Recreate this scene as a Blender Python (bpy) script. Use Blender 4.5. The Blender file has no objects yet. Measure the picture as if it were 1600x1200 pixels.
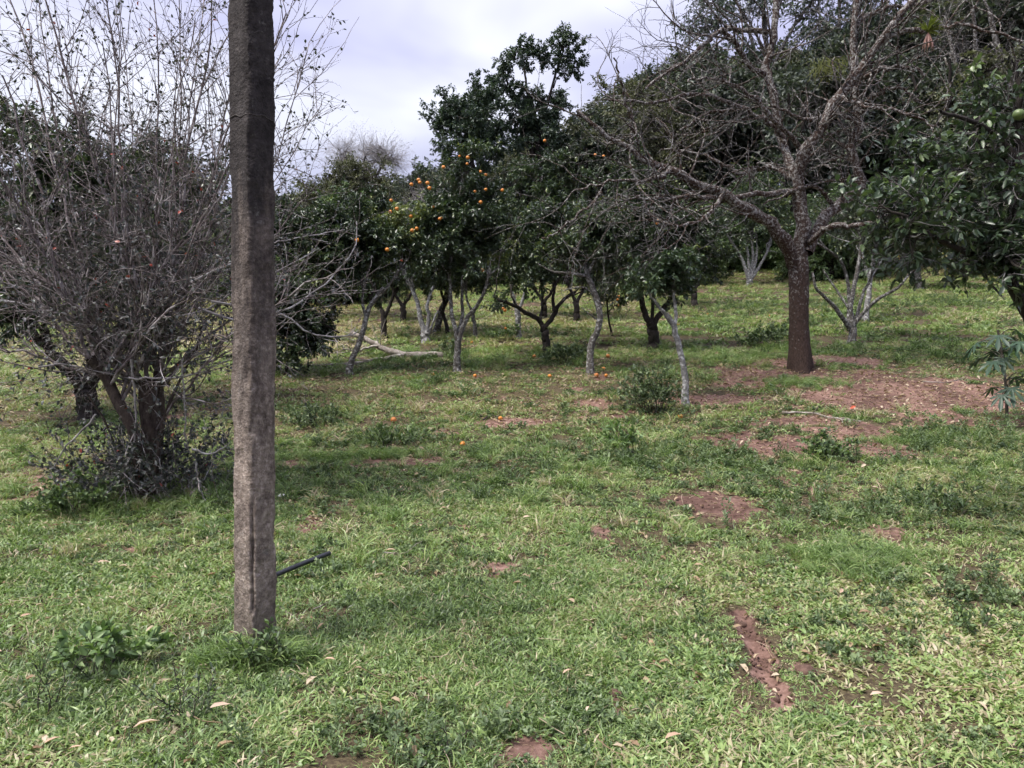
import bpy, math, random
import numpy as np
from mathutils import Vector

# ------------------------------------------------------------------ camera, sky, sun, exposure
scene = bpy.context.scene
CAM_Z, PITCH, FPX = 1.6, math.radians(1.2), 1209.0
cam_data = bpy.data.cameras.new('camera')
cam_data.sensor_width = 36.0
cam_data.lens = FPX / 1600 * 36
cam_data.clip_end = 2000
cam_data.clip_start = 0.05
cam = bpy.data.objects.new('camera', cam_data)
scene.collection.objects.link(cam)
cam.location = (0, 0, CAM_Z)
cam.rotation_euler = (math.pi / 2 - PITCH, 0, 0)
scene.camera = cam

SUN_EL, SUN_AZ = math.radians(60), math.radians(-118)   # azimuth from +Y, clockwise: sun to the left, a little behind the camera
world = bpy.data.worlds.new('World')
scene.world = world
world.use_nodes = True
wn, wl = world.node_tree.nodes, world.node_tree.links
wn.clear()


def wnode(t, **kw):
    n = wn.new(t)
    for k, v in kw.items():
        setattr(n, k, v)
    return n


sky = wnode('ShaderNodeTexSky', sky_type='NISHITA', sun_disc=False, sun_elevation=SUN_EL, sun_rotation=SUN_AZ)
bg_sky = wnode('ShaderNodeBackground')
bg_sky.inputs['Strength'].default_value = 0.1
wl.new(sky.outputs[0], bg_sky.inputs[0])
tc = wnode('ShaderNodeTexCoord')
mp = wnode('ShaderNodeMapping')
mp.inputs['Scale'].default_value = (1.0, 1.0, 2.6)
mp.inputs['Location'].default_value = (0.35, 0.2, 0.1)
wl.new(tc.outputs['Generated'], mp.inputs[0])
nz = wnode('ShaderNodeTexNoise')
nz.inputs['Scale'].default_value = 1.9
nz.inputs['Detail'].default_value = 4
nz.inputs['Roughness'].default_value = 0.45
nz.inputs['Distortion'].default_value = 0.4
wl.new(mp.outputs[0], nz.inputs['Vector'])
cr = wnode('ShaderNodeValToRGB')
cr.color_ramp.elements[0].position = 0.44
cr.color_ramp.elements[0].color = (0.36, 0.358, 0.51, 1)
cr.color_ramp.elements[1].position = 0.70
cr.color_ramp.elements[1].color = (0.69, 0.70, 0.75, 1)
wl.new(nz.outputs[0], cr.inputs[0])
sep = wnode('ShaderNodeSeparateXYZ')
wl.new(tc.outputs['Generated'], sep.inputs[0])
mr = wnode('ShaderNodeMapRange')
mr.inputs['From Min'].default_value = 0.0
mr.inputs['From Max'].default_value = 1.0
mr.inputs['To Min'].default_value = 0.40
mr.inputs['To Max'].default_value = 1.1
wl.new(sep.outputs['Z'], mr.inputs[0])
bg_cl = wnode('ShaderNodeBackground')
wl.new(cr.outputs[0], bg_cl.inputs[0])
wl.new(mr.outputs[0], bg_cl.inputs[1])
mixs = wnode('ShaderNodeMixShader')
mixs.inputs[0].default_value = 0.9
wl.new(bg_sky.outputs[0], mixs.inputs[1])
wl.new(bg_cl.outputs[0], mixs.inputs[2])
wo = wnode('ShaderNodeOutputWorld')
wl.new(mixs.outputs[0], wo.inputs[0])

sd = bpy.data.lights.new('sun', 'SUN')
sd.energy = 2.5
sd.angle = math.radians(26)
sd.color = (1.0, 0.95, 0.87)
sun = bpy.data.objects.new('sun', sd)
scene.collection.objects.link(sun)
sun_dir = Vector((math.sin(SUN_AZ) * math.cos(SUN_EL), math.cos(SUN_AZ) * math.cos(SUN_EL), math.sin(SUN_EL)))
sun.rotation_euler = sun_dir.to_track_quat('Z', 'Y').to_euler()

vs = scene.view_settings
vs.view_transform = 'Standard'
vs.look = 'None'
vs.exposure = 1.48
vs.gamma = 1.0
vs.use_curve_mapping = False
scene.cycles.max_bounces = 4
scene.cycles.diffuse_bounces = 2
scene.cycles.glossy_bounces = 2
scene.cycles.transmission_bounces = 3
scene.cycles.use_denoising = True
scene.cycles.use_adaptive_sampling = True
scene.cycles.adaptive_threshold = 0.03
scene.cycles.adaptive_min_samples = 12
rng = np.random.default_rng(11)

# ------------------------------------------------------------------ noise, terrain, pixel helpers


def _hash(ix, iy, s):
    h = (ix.astype(np.int64) * 374761393 + iy.astype(np.int64) * 668265263 + s * 2147483647) & 0xFFFFFFFF
    h = ((h ^ (h >> 13)) * 1274126177) & 0xFFFFFFFF
    return ((h ^ (h >> 16)) & 0xFFFF) / 65535.0


def vnoise(x, y, s=0):
    x = np.asarray(x, float); y = np.asarray(y, float)
    ix = np.floor(x); iy = np.floor(y)
    fx = x - ix; fy = y - iy
    fx = fx * fx * (3 - 2 * fx); fy = fy * fy * (3 - 2 * fy)
    a = _hash(ix, iy, s); b = _hash(ix + 1, iy, s); c = _hash(ix, iy + 1, s); d = _hash(ix + 1, iy + 1, s)
    return (a * (1 - fx) + b * fx) * (1 - fy) + (c * (1 - fx) + d * fx) * fy


def fbm(x, y, o=4, s=0):
    t = 0; a = 0.5
    for i in range(o):
        t = t + a * vnoise(x * 2 ** i + 17.3 * i, y * 2 ** i - 9.1 * i, s + i)
        a *= 0.5
    return t / (1 - 0.5 ** o)


def sstep(v, a, b):
    t = np.clip((np.asarray(v, float) - a) / (b - a), 0, 1)
    return t * t * (3 - 2 * t)


_ky = [-60, -10, 0, 3, 4.3, 7, 9.3, 10.7, 13, 17, 22, 32, 45, 60, 100, 300, 900]
_kz = [-1.5, -.2, 0, .05, .1, .33, .66, .90, 1.42, 2.1, 2.95, 5.0, 8.0, 10.0, 14, 26, 40]
_ty = np.arange(-60, 900, 0.1)
_tz = np.interp(_ty, _ky, _kz)
_k = np.exp(-0.5 * (np.arange(-25, 26) / 8.0) ** 2); _k /= _k.sum()
_tz = np.convolve(np.pad(_tz, 25, mode='edge'), _k, mode='valid')


def H0(x, y):
    x = np.asarray(x, float); y = np.asarray(y, float)
    z = np.interp(y, _ty, _tz)
    z = z + 0.028 * np.clip(x, -40, 40) * sstep(y, 6, 20)
    z = z + sstep(y, 30, 60) * (0.17 * np.clip(x + 5, 0, 60) + 0.12 * np.clip(x, -50, 0))
    z = z + 0.22 * (fbm(x / 6, y / 6, 3, 5) - 0.5) * sstep(y, 5, 12)
    return z


def ray(px, py):
    u = (px - 800) / FPX; v = (600 - py) / FPX
    c, s = math.cos(PITCH), math.sin(PITCH)
    return np.array([u, c + v * s, -s + v * c])


def P(px, py, Y):
    d = ray(px, py)
    return np.array([0, 0, CAM_Z]) + d * (Y / d[1])


def G(px, py):
    d = ray(px, py)
    t = np.concatenate([np.arange(1.5, 40, 0.01), np.arange(40, 120, 0.1)]) / d[1]
    z = CAM_Z + d[2] * t - H0(d[0] * t, d[1] * t)
    k = np.argmax(z < 0) if (z < 0).any() else len(t) - 1
    return np.array([0, 0, CAM_Z]) + d * t[k]


# bare soil patches: (pixel centre, half width, rows)
PATCH = [(1400, 615, 185, 574, 664), (1330, 685, 85, 660, 714), (1200, 692, 115, 675, 718), (1122, 798, 66, 774, 816),
         (1180, 590, 70, 570, 612), (1110, 622, 100, 612, 634), (640, 720, 92, 710, 730), (1012, 990, 17, 976, 1004),
         (962, 1086, 22, 1062, 1118), (1258, 1048, 17, 1036, 1060), (1500, 625, 110, 600, 655),          
         (752, 1070, 16, 1060, 1080), (822, 1172, 40, 1152, 1198), (1425, 714, 60, 708, 722), (1240, 660, 110, 648, 672),
         (930, 630, 40, 622, 642),          (1290, 565, 120, 556, 574), (800, 660, 70, 652, 668),          (1140, 1120, 20, 1105, 1140), (1090, 1060, 18, 1052, 1066),
         ]
_pe = []
for (cx, cy, hw, r0, r1) in PATCH:
    c = G(cx, cy); a = G(cx, r0); b = G(cx, r1)
    _pe.append((c[0], (a[1] + b[1]) / 2, hw * c[1] / FPX, abs(a[1] - b[1]) / 2))
_g0, _g1, _g2 = G(1158, 955), G(1190, 1030), G(1222, 1105)


def groove(x, y):
    """distance to the wheel rut in units of its half width"""
    best = np.full(np.shape(x), 9.0)
    for a, b in ((_g0, _g1), (_g1, _g2)):
        ab = (b - a)[:2]
        t = np.clip(((x - a[0]) * ab[0] + (y - a[1]) * ab[1]) / (ab @ ab), 0, 1)
        d = np.hypot(x - a[0] - t * ab[0], y - a[1] - t * ab[1])
        best = np.minimum(best, (d + .02 * (vnoise(x * 5, y * 5, 16) - .5)) / (0.026 + 0.05 * vnoise(x * 11, y * 11, 15)))
    return best


def dirt(x, y):
    x = np.asarray(x, float); y = np.asarray(y, float)
    m = np.zeros(x.shape)
    n = fbm(x * 2.2, y * 2.2, 4, 21) - 0.5
    n2 = fbm(x * 9, y * 9, 3, 31) - 0.5
    for (cx, cy, rx, ry) in _pe:
        d = np.hypot((x - cx) / rx, (y - cy) / ry)
        m = np.maximum(m, np.clip((1.15 - d) * 1.8 + n * 2.4 + n2 * 1.7, 0, 1))
    m = np.maximum(m, np.clip((1.3 - groove(x, y)) * 1.6 + n2 * 0.8, 0, 1))
    m = np.maximum(m, np.clip((fbm(x * 1.3 + 40, y * 1.3, 4, 51) - 0.69) * 8 + n2 * 1.5, 0, 0.7) * sstep(y, 3, 5))
    return m


def H(x, y):
    x = np.asarray(x, float); y = np.asarray(y, float)
    z = H0(x, y)
    near = 1 - sstep(y, 16, 26)
    z = z + near * (0.05 * (fbm(x * 1.4, y * 1.4, 3, 61) - 0.5) + 0.022 * (fbm(x * 6, y * 6, 3, 71) - 0.5))
    g = groove(x, y)
    z = z - (0.03 + .03 * vnoise(x * 16, y * 16, 17)) * np.exp(-(g / 1.0) ** 2) + 0.015 * np.exp(-((g - 1.7) / 0.5) ** 2)
    return z


def on_ground(px, py):
    p = G(px, py)
    return np.array([p[0], p[1], float(H(p[0], p[1]))])


# ------------------------------------------------------------------ materials
MATS = {}


def mat(name):
    m = bpy.data.materials.new(name)
    m.use_nodes = True
    nt = m.node_tree
    nt.nodes.clear()
    MATS[name] = m
    return m, nt, nt.nodes, nt.links


def nd(ns, t, inp=None, **kw):
    n = ns.new(t)
    for k, v in kw.items():
        setattr(n, k, v)
    for k, v in (inp or {}).items():
        n.inputs[k].default_value = v
    return n


def ramp(ns, stops):
    r = ns.new('ShaderNodeValToRGB')
    e = r.color_ramp.elements
    while len(e) < len(stops):
        e.new(0.5)
    for k, (p, c) in enumerate(stops):
        e[k].position = p
        e[k].color = (*c, 1)
    return r


def leaf_mat(name, stops, rough=0.4, transl=0.25, spec=0.5, attr='var', atype='GEOMETRY', back=1.25):
    m, nt, ns, ls = mat(name)
    at = nd(ns, 'ShaderNodeAttribute', attribute_name=attr, attribute_type=atype)
    src = at.outputs['Fac']
    if atype == 'INSTANCER':
        at2 = nd(ns, 'ShaderNodeAttribute', attribute_name='var', attribute_type='GEOMETRY')
        ad = nd(ns, 'ShaderNodeMath', operation='MULTIPLY_ADD')
        ad.inputs[1].default_value = 0.45
        ls.new(at2.outputs['Fac'], ad.inputs[0])
        sb = nd(ns, 'ShaderNodeMath', operation='SUBTRACT')
        sb.inputs[1].default_value = 0.22
        ls.new(src, sb.inputs[0])
        ls.new(sb.outputs[0], ad.inputs[2])
        src = ad.outputs[0]
    cr = ramp(ns, stops)
    ls.new(src, cr.inputs[0])
    pb = nd(ns, 'ShaderNodeBsdfPrincipled', {'Roughness': rough, 'Specular IOR Level': spec})
    ls.new(cr.outputs[0], pb.inputs['Base Color'])
    tr = nd(ns, 'ShaderNodeBsdfTranslucent')
    br = nd(ns, 'ShaderNodeMixRGB', {0: 1.0, 2: (back, back * 1.15, back * 0.6, 1)}, blend_type='MULTIPLY')
    ls.new(cr.outputs[0], br.inputs[1])
    ls.new(br.outputs[0], tr.inputs[0])
    mx = nd(ns, 'ShaderNodeMixShader', {0: transl})
    ls.new(pb.outputs[0], mx.inputs[1])
    ls.new(tr.outputs[0], mx.inputs[2])
    o = nd(ns, 'ShaderNodeOutputMaterial')
    ls.new(mx.outputs[0], o.inputs[0])
    return m


def bark_mat(name, c0, c1, lichen, amount, scale=9.0, bump=0.6, zfade=None):
    """two-tone bark with lichen blotches"""
    m, nt, ns, ls = mat(name)
    tc = nd(ns, 'ShaderNodeTexCoord')
    mp = nd(ns, 'ShaderNodeMapping', {'Scale': (1, 1, 0.45)})
    ls.new(tc.outputs['Object'], mp.inputs[0])
    n1 = nd(ns, 'ShaderNodeTexNoise', {'Scale': scale * 2.2, 'Detail': 6, 'Roughness': 0.7})
    ls.new(mp.outputs[0], n1.inputs['Vector'])
    r1 = ramp(ns, [(0.32, c0), (0.68, c1)])
    ls.new(n1.outputs[0], r1.inputs[0])
    n2 = nd(ns, 'ShaderNodeTexNoise', {'Scale': scale * 0.9, 'Detail': 5, 'Roughness': 0.65, 'Distortion': 0.6})
    ls.new(tc.outputs['Object'], n2.inputs['Vector'])
    fac = n2.outputs[0]
    if zfade:
        sp = nd(ns, 'ShaderNodeSeparateXYZ')
        ls.new(tc.outputs['Object'], sp.inputs[0])
        mr = nd(ns, 'ShaderNodeMapRange', {1: zfade[0], 2: zfade[1], 3: -0.16, 4: 0.04})
        ls.new(sp.outputs['Z'], mr.inputs[0])
        ad = nd(ns, 'ShaderNodeMath', operation='ADD')
        ls.new(fac, ad.inputs[0]); ls.new(mr.outputs[0], ad.inputs[1])
        fac = ad.outputs[0]
    t = 0.72 - amount * 0.4
    r2 = ramp(ns, [(t - .02, (0, 0, 0)), (t + 0.13, (1, 1, 1))])
    ls.new(fac, r2.inputs[0])
    mx = nd(ns, 'ShaderNodeMixRGB', {2: (*lichen, 1)})
    ls.new(r2.outputs[0], mx.inputs[0]); ls.new(r1.outputs[0], mx.inputs[1])
    pb = nd(ns, 'ShaderNodeBsdfPrincipled', {'Roughness': 0.9, 'Specular IOR Level': 0.2})
    ls.new(mx.outputs[0], pb.inputs['Base Color'])
    bp = nd(ns, 'ShaderNodeBump', {'Strength': bump, 'Distance': 0.02})
    ls.new(n1.outputs[0], bp.inputs['Height'])
    ls.new(bp.outputs[0], pb.inputs['Normal'])
    o = nd(ns, 'ShaderNodeOutputMaterial')
    ls.new(pb.outputs[0], o.inputs[0])
    return m


def plain_mat(name, c0, c1, rough=0.8, scale=20, spec=0.3, bump=0.3, dist=0.005, sss=0):
    m, nt, ns, ls = mat(name)
    tc = nd(ns, 'ShaderNodeTexCoord')
    n1 = nd(ns, 'ShaderNodeTexNoise', {'Scale': scale, 'Detail': 5, 'Roughness': 0.65})
    ls.new(tc.outputs['Object'], n1.inputs['Vector'])
    r1 = ramp(ns, [(0.3, c0), (0.7, c1)])
    ls.new(n1.outputs[0], r1.inputs[0])
    pb = nd(ns, 'ShaderNodeBsdfPrincipled', {'Roughness': rough, 'Specular IOR Level': spec})
    ls.new(r1.outputs[0], pb.inputs['Base Color'])
    bp = nd(ns, 'ShaderNodeBump', {'Strength': bump, 'Distance': dist})
    ls.new(n1.outputs[0], bp.inputs['Height'])
    ls.new(bp.outputs[0], pb.inputs['Normal'])
    o = nd(ns, 'ShaderNodeOutputMaterial')
    ls.new(pb.outputs[0], o.inputs[0])
    return m


CIT = [(0.0, (.02, .03, .02)), (0.5, (.046, .07, .038)), (0.8, (.085, .125, .055)), (1.0, (.19, .22, .075))]
leaf_mat('citrus_leaf', CIT, 0.36, 0.16, 0.55)
leaf_mat('citrus_leaf_bright', [(0, (.022, .036, .022)), (0.6, (.05, .08, .042)), (1, (.13, .18, .07))], 0.36, 0.18)
leaf_mat('citrus_leaf_yellowing', [(0, (.018, .03, .012)), (0.7, (.035, .055, .02)), (0.85, (.2, .17, .03)), (1, (.45, .26, .03))], 0.45, 0.2)
leaf_mat('shrub_leaf', [(0, (.024, .028, .026)), (0.5, (.05, .058, .054)), (0.8, (.1, .105, .105)), (0.96, (.14, .12, .13)), (1, (.3, .06, .04))], 0.42, 0.18)
leaf_mat('forest_leaf', [(0, (.034, .044, .038)), (0.5, (.068, .085, .066)), (1, (.12, .14, .095))], 0.5, 0.15, 0.35)  # this and the olive: lightened and greyed, distance haze put into the colour
leaf_mat('forest_leaf_olive', [(0, (.062, .066, .046)), (0.5, (.11, .115, .076)), (1, (.175, .178, .115))], 0.6, 0.2, 0.3)
leaf_mat('undergrowth_leaf', [(0, (.04, .065, .03)), (0.5, (.08, .125, .055)), (1, (.14, .19, .08))], 0.5, 0.2, 0.4)
leaf_mat('tall_tree_leaf', [(0, (.028, .044, .036)), (0.5, (.056, .082, .06)), (1, (.1, .132, .088))], 0.45, 0.18, 0.4)
leaf_mat('weed_leaf', [(0, (.05, .08, .036)), (0.5, (.1, .155, .066)), (1, (.19, .25, .1))], 0.5, 0.25, 0.4)
leaf_mat('weed_leaf_dark', [(0, (.045, .07, .036)), (0.5, (.09, .13, .066)), (1, (.16, .21, .1))], 0.5, 0.22, 0.4)
leaf_mat('weed_leaf_pale', [(0, (.06, .1, .04)), (0.5, (.12, .19, .075)), (1, (.2, .28, .1))], 0.5, 0.25, 0.4)
leaf_mat('lobed_leaf', [(0, (.018, .04, .024)), (0.5, (.035, .07, .04)), (1, (.06, .11, .055))], 0.45, 0.2, 0.4)
GR = [(0.0, (.045, .068, .026)), (0.25, (.1, .158, .052)), (0.5, (.18, .272, .086)), (0.72, (.285, .365, .13)), (0.86, (.33, .3, .17)), (1.0, (.42, .34, .24))]
leaf_mat('grass_blade', GR, 0.42, 0.28, 0.5, 'tint', 'INSTANCER', 1.08)
leaf_mat('weed_patch', [(0, (.065, .1, .046)), (0.5, (.14, .195, .09)), (1, (.23, .29, .13))], 0.5, 0.25, 0.4, 'tint', 'INSTANCER')
leaf_mat('straw', [(0, (.16, .1, .06)), (0.5, (.3, .22, .14)), (1, (.48, .4, .3))], 0.7, 0.15, 0.2, 'tint', 'INSTANCER')
leaf_mat('dead_leaf', [(0, (.22, .12, .08)), (0.5, (.4, .25, .17)), (1, (.55, .42, .33))], 0.65, 0.15, 0.25)
leaf_mat('red_leaf', [(0, (.5, .09, .05)), (1, (.62, .16, .09))], 0.55, 0.2, 0.3)
leaf_mat('bromeliad_leaf', [(0, (.1, .13, .03)), (0.5, (.17, .2, .05)), (0.52, (.36, .2, .18)), (1, (.5, .3, .26))], 0.5, 0.2, 0.3)
leaf_mat('moss_strand', [(0, (.1, .12, .04)), (1, (.2, .21, .08))], 0.8, 0.2, 0.1)
bark_mat('bark_brown', (.016, .011, .009), (.06, .038, .029), (.3, .28, .27), 0.4, 18, 0.9, (0.0, 1.9))
bark_mat('bark_limb', (.025, .021, .019), (.08, .07, .062), (.34, .335, .325), 0.5, 20)
bark_mat('bark_bare_tree', (.014, .0095, .008), (.082, .053, .042), (.29, .285, .275), 0.46, 24, 1.0, (-.4, 2.4))
bark_mat('bark_dark', (.012, .010, .009), (.045, .038, .034), (.2, .19, .18), 0.22, 12)
bark_mat('bark_lichen', (.04, .036, .032), (.12, .11, .1), (.38, .38, .37), 0.5, 22)
bark_mat('bark_white', (.08, .076, .072), (.2, .195, .19), (.42, .42, .42), 0.55, 22)
bark_mat('bark_shrub', (.022, .016, .013), (.085, .065, .055), (.22, .2, .18), 0.3, 16)
bark_mat('twig_grey', (.035, .031, .03), (.095, .088, .086), (.28, .275, .275), 0.46, 12, 0.2)
bark_mat('twig_purple', (.055, .043, .042), (.19, .16, .158), (.42, .39, .39), 0.5, 7, 0.2)
bark_mat('twig_pale', (.16, .145, .145), (.3, .28, .28), (.46, .45, .46), 0.5, 6, 0.2)
bark_mat('twig_citrus', (.025, .022, .018), (.07, .062, .05), (.25, .25, .23), 0.4, 6, 0.2)
bark_mat('dead_wood', (.12, .1, .085), (.3, .265, .23), (.45, .42, .38), 0.5, 10, 0.6)
plain_mat('orange_peel', (.44, .14, .014), (.62, .24, .035), 0.42, 60, 0.5, 0.25, 0.002)
plain_mat('orange_peel_brown', (.2, .07, .02), (.5, .2, .06), 0.7, 25, 0.3, 0.3, 0.003)
plain_mat('green_peel', (.05, .085, .02), (.1, .14, .035), 0.45, 50, 0.5, 0.25, 0.002)
plain_mat('black_plastic', (.008, .009, .012), (.02, .022, .027), 0.38, 30, 0.5, 0.15, 0.002)
plain_mat('soil_clod', (.05, .03, .023), (.15, .095, .075), 0.95, 30, 0.1, 0.8, 0.012)
plain_mat('wire', (.02, .018, .017), (.06, .05, .045), 0.7, 30, 0.3)
plain_mat('pebble', (.5, .48, .45), (.75, .73, .7), 0.7, 20)


def ground_material():
    m, nt, ns, ls = mat('ground_soil_and_turf')
    geo = nd(ns, 'ShaderNodeNewGeometry')
    at = nd(ns, 'ShaderNodeAttribute', attribute_name='dirt')
    n1 = nd(ns, 'ShaderNodeTexNoise', {'Scale': 14, 'Detail': 7, 'Roughness': 0.7})
    n2 = nd(ns, 'ShaderNodeTexNoise', {'Scale': 1.1, 'Detail': 5, 'Roughness': 0.6})
    n3 = nd(ns, 'ShaderNodeTexNoise', {'Scale': 45, 'Detail': 4, 'Roughness': 0.7})
    for n in (n1, n2, n3):
        ls.new(geo.outputs['Position'], n.inputs['Vector'])
    soil = ramp(ns, [(0.25, (.055, .031, .023)), (0.43, (.135, .079, .062)), (0.58, (.225, .138, .112)), (0.78, (.38, .27, .23))])
    ls.new(n1.outputs[0], soil.inputs[0])
    # damp dark soil in places
    dm = nd(ns, 'ShaderNodeMixRGB', {2: (.35, .32, .32, 1)}, blend_type='MULTIPLY')
    wet = ramp(ns, [(0.42, (0.75, 0.75, 0.75)), (0.58, (0, 0, 0))])
    ls.new(n2.outputs[0], wet.inputs[0])
    ls.new(wet.outputs[0], dm.inputs[0]); ls.new(soil.outputs[0], dm.inputs[1])
    turf = ramp(ns, [(0.28, (.024, .016, .011)), (0.45, (.055, .041, .026)), (0.6, (.095, .078, .043)), (0.75, (.2, .145, .1))])
    ls.new(n3.outputs[0], turf.inputs[0])
    mu = nd(ns, 'ShaderNodeMath', operation='MULTIPLY_ADD')
    mu.inputs[1].default_value = 0.9
    ls.new(n1.outputs[0], mu.inputs[0])
    sb = nd(ns, 'ShaderNodeMath', operation='SUBTRACT'); sb.inputs[1].default_value = 0.45
    ls.new(at.outputs['Fac'], sb.inputs[0])
    ls.new(sb.outputs[0], mu.inputs[2])
    msk = ramp(ns, [(0.32, (0, 0, 0)), (0.5, (1, 1, 1))])
    ls.new(mu.outputs[0], msk.inputs[0])
    mx = nd(ns, 'ShaderNodeMixRGB')
    ls.new(msk.outputs[0], mx.inputs[0]); ls.new(turf.outputs[0], mx.inputs[1]); ls.new(dm.outputs[0], mx.inputs[2])
    pb = nd(ns, 'ShaderNodeBsdfPrincipled', {'Roughness': 0.95, 'Specular IOR Level': 0.15})
    ls.new(mx.outputs[0], pb.inputs['Base Color'])
    bp = nd(ns, 'ShaderNodeBump', {'Strength': 0.6, 'Distance': 0.02})
    ls.new(n1.outputs[0], bp.inputs['Height'])
    ls.new(bp.outputs[0], pb.inputs['Normal'])
    o = nd(ns, 'ShaderNodeOutputMaterial')
    ls.new(pb.outputs[0], o.inputs[0])


ground_material()


def concrete_material():
    m, nt, ns, ls = mat('weathered_concrete')
    tc = nd(ns, 'ShaderNodeTexCoord')
    n1 = nd(ns, 'ShaderNodeTexNoise', {'Scale': 34, 'Detail': 8, 'Roughness': 0.72})
    n2 = nd(ns, 'ShaderNodeTexNoise', {'Scale': 3.0, 'Detail': 6, 'Roughness': 0.65})
    mp = nd(ns, 'ShaderNodeMapping', {'Scale': (14, 14, 1.3)})
    n3 = nd(ns, 'ShaderNodeTexNoise', {'Scale': 1.0, 'Detail': 5, 'Roughness': 0.6})
    ls.new(tc.outputs['Object'], mp.inputs[0]); ls.new(mp.outputs[0], n3.inputs['Vector'])
    for n in (n1, n2):
        ls.new(tc.outputs['Object'], n.inputs['Vector'])
    vo = nd(ns, 'ShaderNodeTexVoronoi', {'Scale': 70})
    ls.new(tc.outputs['Object'], vo.inputs['Vector'])
    base = ramp(ns, [(0.3, (.1, .08, .067)), (0.5, (.215, .178, .154)), (0.72, (.4, .35, .315))])
    ls.new(n1.outputs[0], base.inputs[0])
    sp = nd(ns, 'ShaderNodeSeparateXYZ')
    ls.new(tc.outputs['Object'], sp.inputs[0])
    # black algae crust, thick on the upper part of the pole and running down in streaks
    mr = nd(ns, 'ShaderNodeMapRange', {1: 0.3, 2: 3.3, 3: -0.32, 4: 0.6})
    ls.new(sp.outputs['Z'], mr.inputs[0])
    a1 = nd(ns, 'ShaderNodeMath', operation='MULTIPLY_ADD'); a1.inputs[1].default_value = 0.75
    ls.new(n3.outputs[0], a1.inputs[0]); ls.new(mr.outputs[0], a1.inputs[2])
    a2 = nd(ns, 'ShaderNodeMath', operation='MULTIPLY_ADD'); a2.inputs[1].default_value = 0.5
    ls.new(n2.outputs[0], a2.inputs[0]); ls.new(a1.outputs[0], a2.inputs[2])
    msk = ramp(ns, [(0.5, (0.05, 0.05, 0.05)), (0.98, (1, 1, 1))])
    ls.new(a2.outputs[0], msk.inputs[0])
    alg = ramp(ns, [(0.3, (.018, .016, .016)), (0.6, (.045, .04, .04)), (0.78, (.12, .115, .11))])
    ls.new(n1.outputs[0], alg.inputs[0])
    mx = nd(ns, 'ShaderNodeMixRGB')
    ls.new(msk.outputs[0], mx.inputs[0]); ls.new(base.outputs[0], mx.inputs[1]); ls.new(alg.outputs[0], mx.inputs[2])
    # pale pebbles of the aggregate
    n4 = nd(ns, 'ShaderNodeTexNoise', {'Scale': 28, 'Detail': 2})
    ls.new(tc.outputs['Object'], n4.inputs['Vector'])
    rp = ramp(ns, [(0.66, (0, 0, 0)), (0.72, (0.8, 0.8, 0.8))])
    ls.new(n4.outputs[0], rp.inputs[0])
    m2 = nd(ns, 'ShaderNodeMixRGB', {2: (.36, .31, .28, 1)})
    inv = nd(ns, 'ShaderNodeMath', operation='MULTIPLY')
    iv = nd(ns, 'ShaderNodeMath', operation='SUBTRACT'); iv.inputs[0].default_value = 1.0
    ls.new(msk.outputs[0], iv.inputs[1]); ls.new(iv.outputs[0], inv.inputs[0]); ls.new(rp.outputs[0], inv.inputs[1])
    ls.new(inv.outputs[0], m2.inputs[0]); ls.new(mx.outputs[0], m2.inputs[1])
    # broad mottling, pale lime bloom and a mossy splash zone at the foot
    n5 = nd(ns, 'ShaderNodeTexNoise', {'Scale': 5.5, 'Detail': 7, 'Roughness': 0.7, 'Distortion': 1.2})
    ls.new(tc.outputs['Object'], n5.inputs['Vector'])
    mo = ramp(ns, [(0.3, (.34, .32, .31)), (0.46, (.8, .78, .77)), (0.58, (1.05, 1.03, 1.0)), (0.74, (1.8, 1.78, 1.75))])
    ls.new(n5.outputs[0], mo.inputs[0])
    m3 = nd(ns, 'ShaderNodeMixRGB', {0: 1.0}, blend_type='MULTIPLY')
    ls.new(m2.outputs[0], m3.inputs[1]); ls.new(mo.outputs[0], m3.inputs[2])
    n6 = nd(ns, 'ShaderNodeTexNoise', {'Scale': 11, 'Detail': 6, 'Roughness': 0.75})
    ls.new(tc.outputs['Object'], n6.inputs['Vector'])
    lr = ramp(ns, [(0.61, (0, 0, 0)), (0.68, (.55, .55, .55))])
    ls.new(n6.outputs[0], lr.inputs[0])
    m4 = nd(ns, 'ShaderNodeMixRGB', {2: (.17, .165, .155, 1)})
    ls.new(lr.outputs[0], m4.inputs[0]); ls.new(m3.outputs[0], m4.inputs[1])
    sm = nd(ns, 'ShaderNodeMapRange', {1: 0.02, 2: 0.32, 3: 0.75, 4: 0.0})
    ls.new(sp.outputs['Z'], sm.inputs[0])
    m5 = nd(ns, 'ShaderNodeMixRGB', {2: (.075, .062, .042, 1)})
    sm2 = nd(ns, 'ShaderNodeMath', operation='MULTIPLY')
    ls.new(sm.outputs[0], sm2.inputs[0]); ls.new(n2.outputs[0], sm2.inputs[1])
    ls.new(sm2.outputs[0], m5.inputs[0]); ls.new(m4.outputs[0], m5.inputs[1])
    pb = nd(ns, 'ShaderNodeBsdfPrincipled', {'Roughness': 0.92, 'Specular IOR Level': 0.2})
    ls.new(m5.outputs[0], pb.inputs['Base Color'])
    bp = nd(ns, 'ShaderNodeBump', {'Strength': 0.9, 'Distance': 0.006})
    ls.new(n1.outputs[0], bp.inputs['Height'])
    b2 = nd(ns, 'ShaderNodeBump', {'Strength': 0.5, 'Distance': 0.006})
    ls.new(vo.outputs[0], b2.inputs['Height']); ls.new(bp.outputs[0], b2.inputs['Normal'])
    ls.new(b2.outputs[0], pb.inputs['Normal'])
    o = nd(ns, 'ShaderNodeOutputMaterial')
    ls.new(pb.outputs[0], o.inputs[0])


concrete_material()

# ------------------------------------------------------------------ mesh helpers
COL = scene.collection


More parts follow.
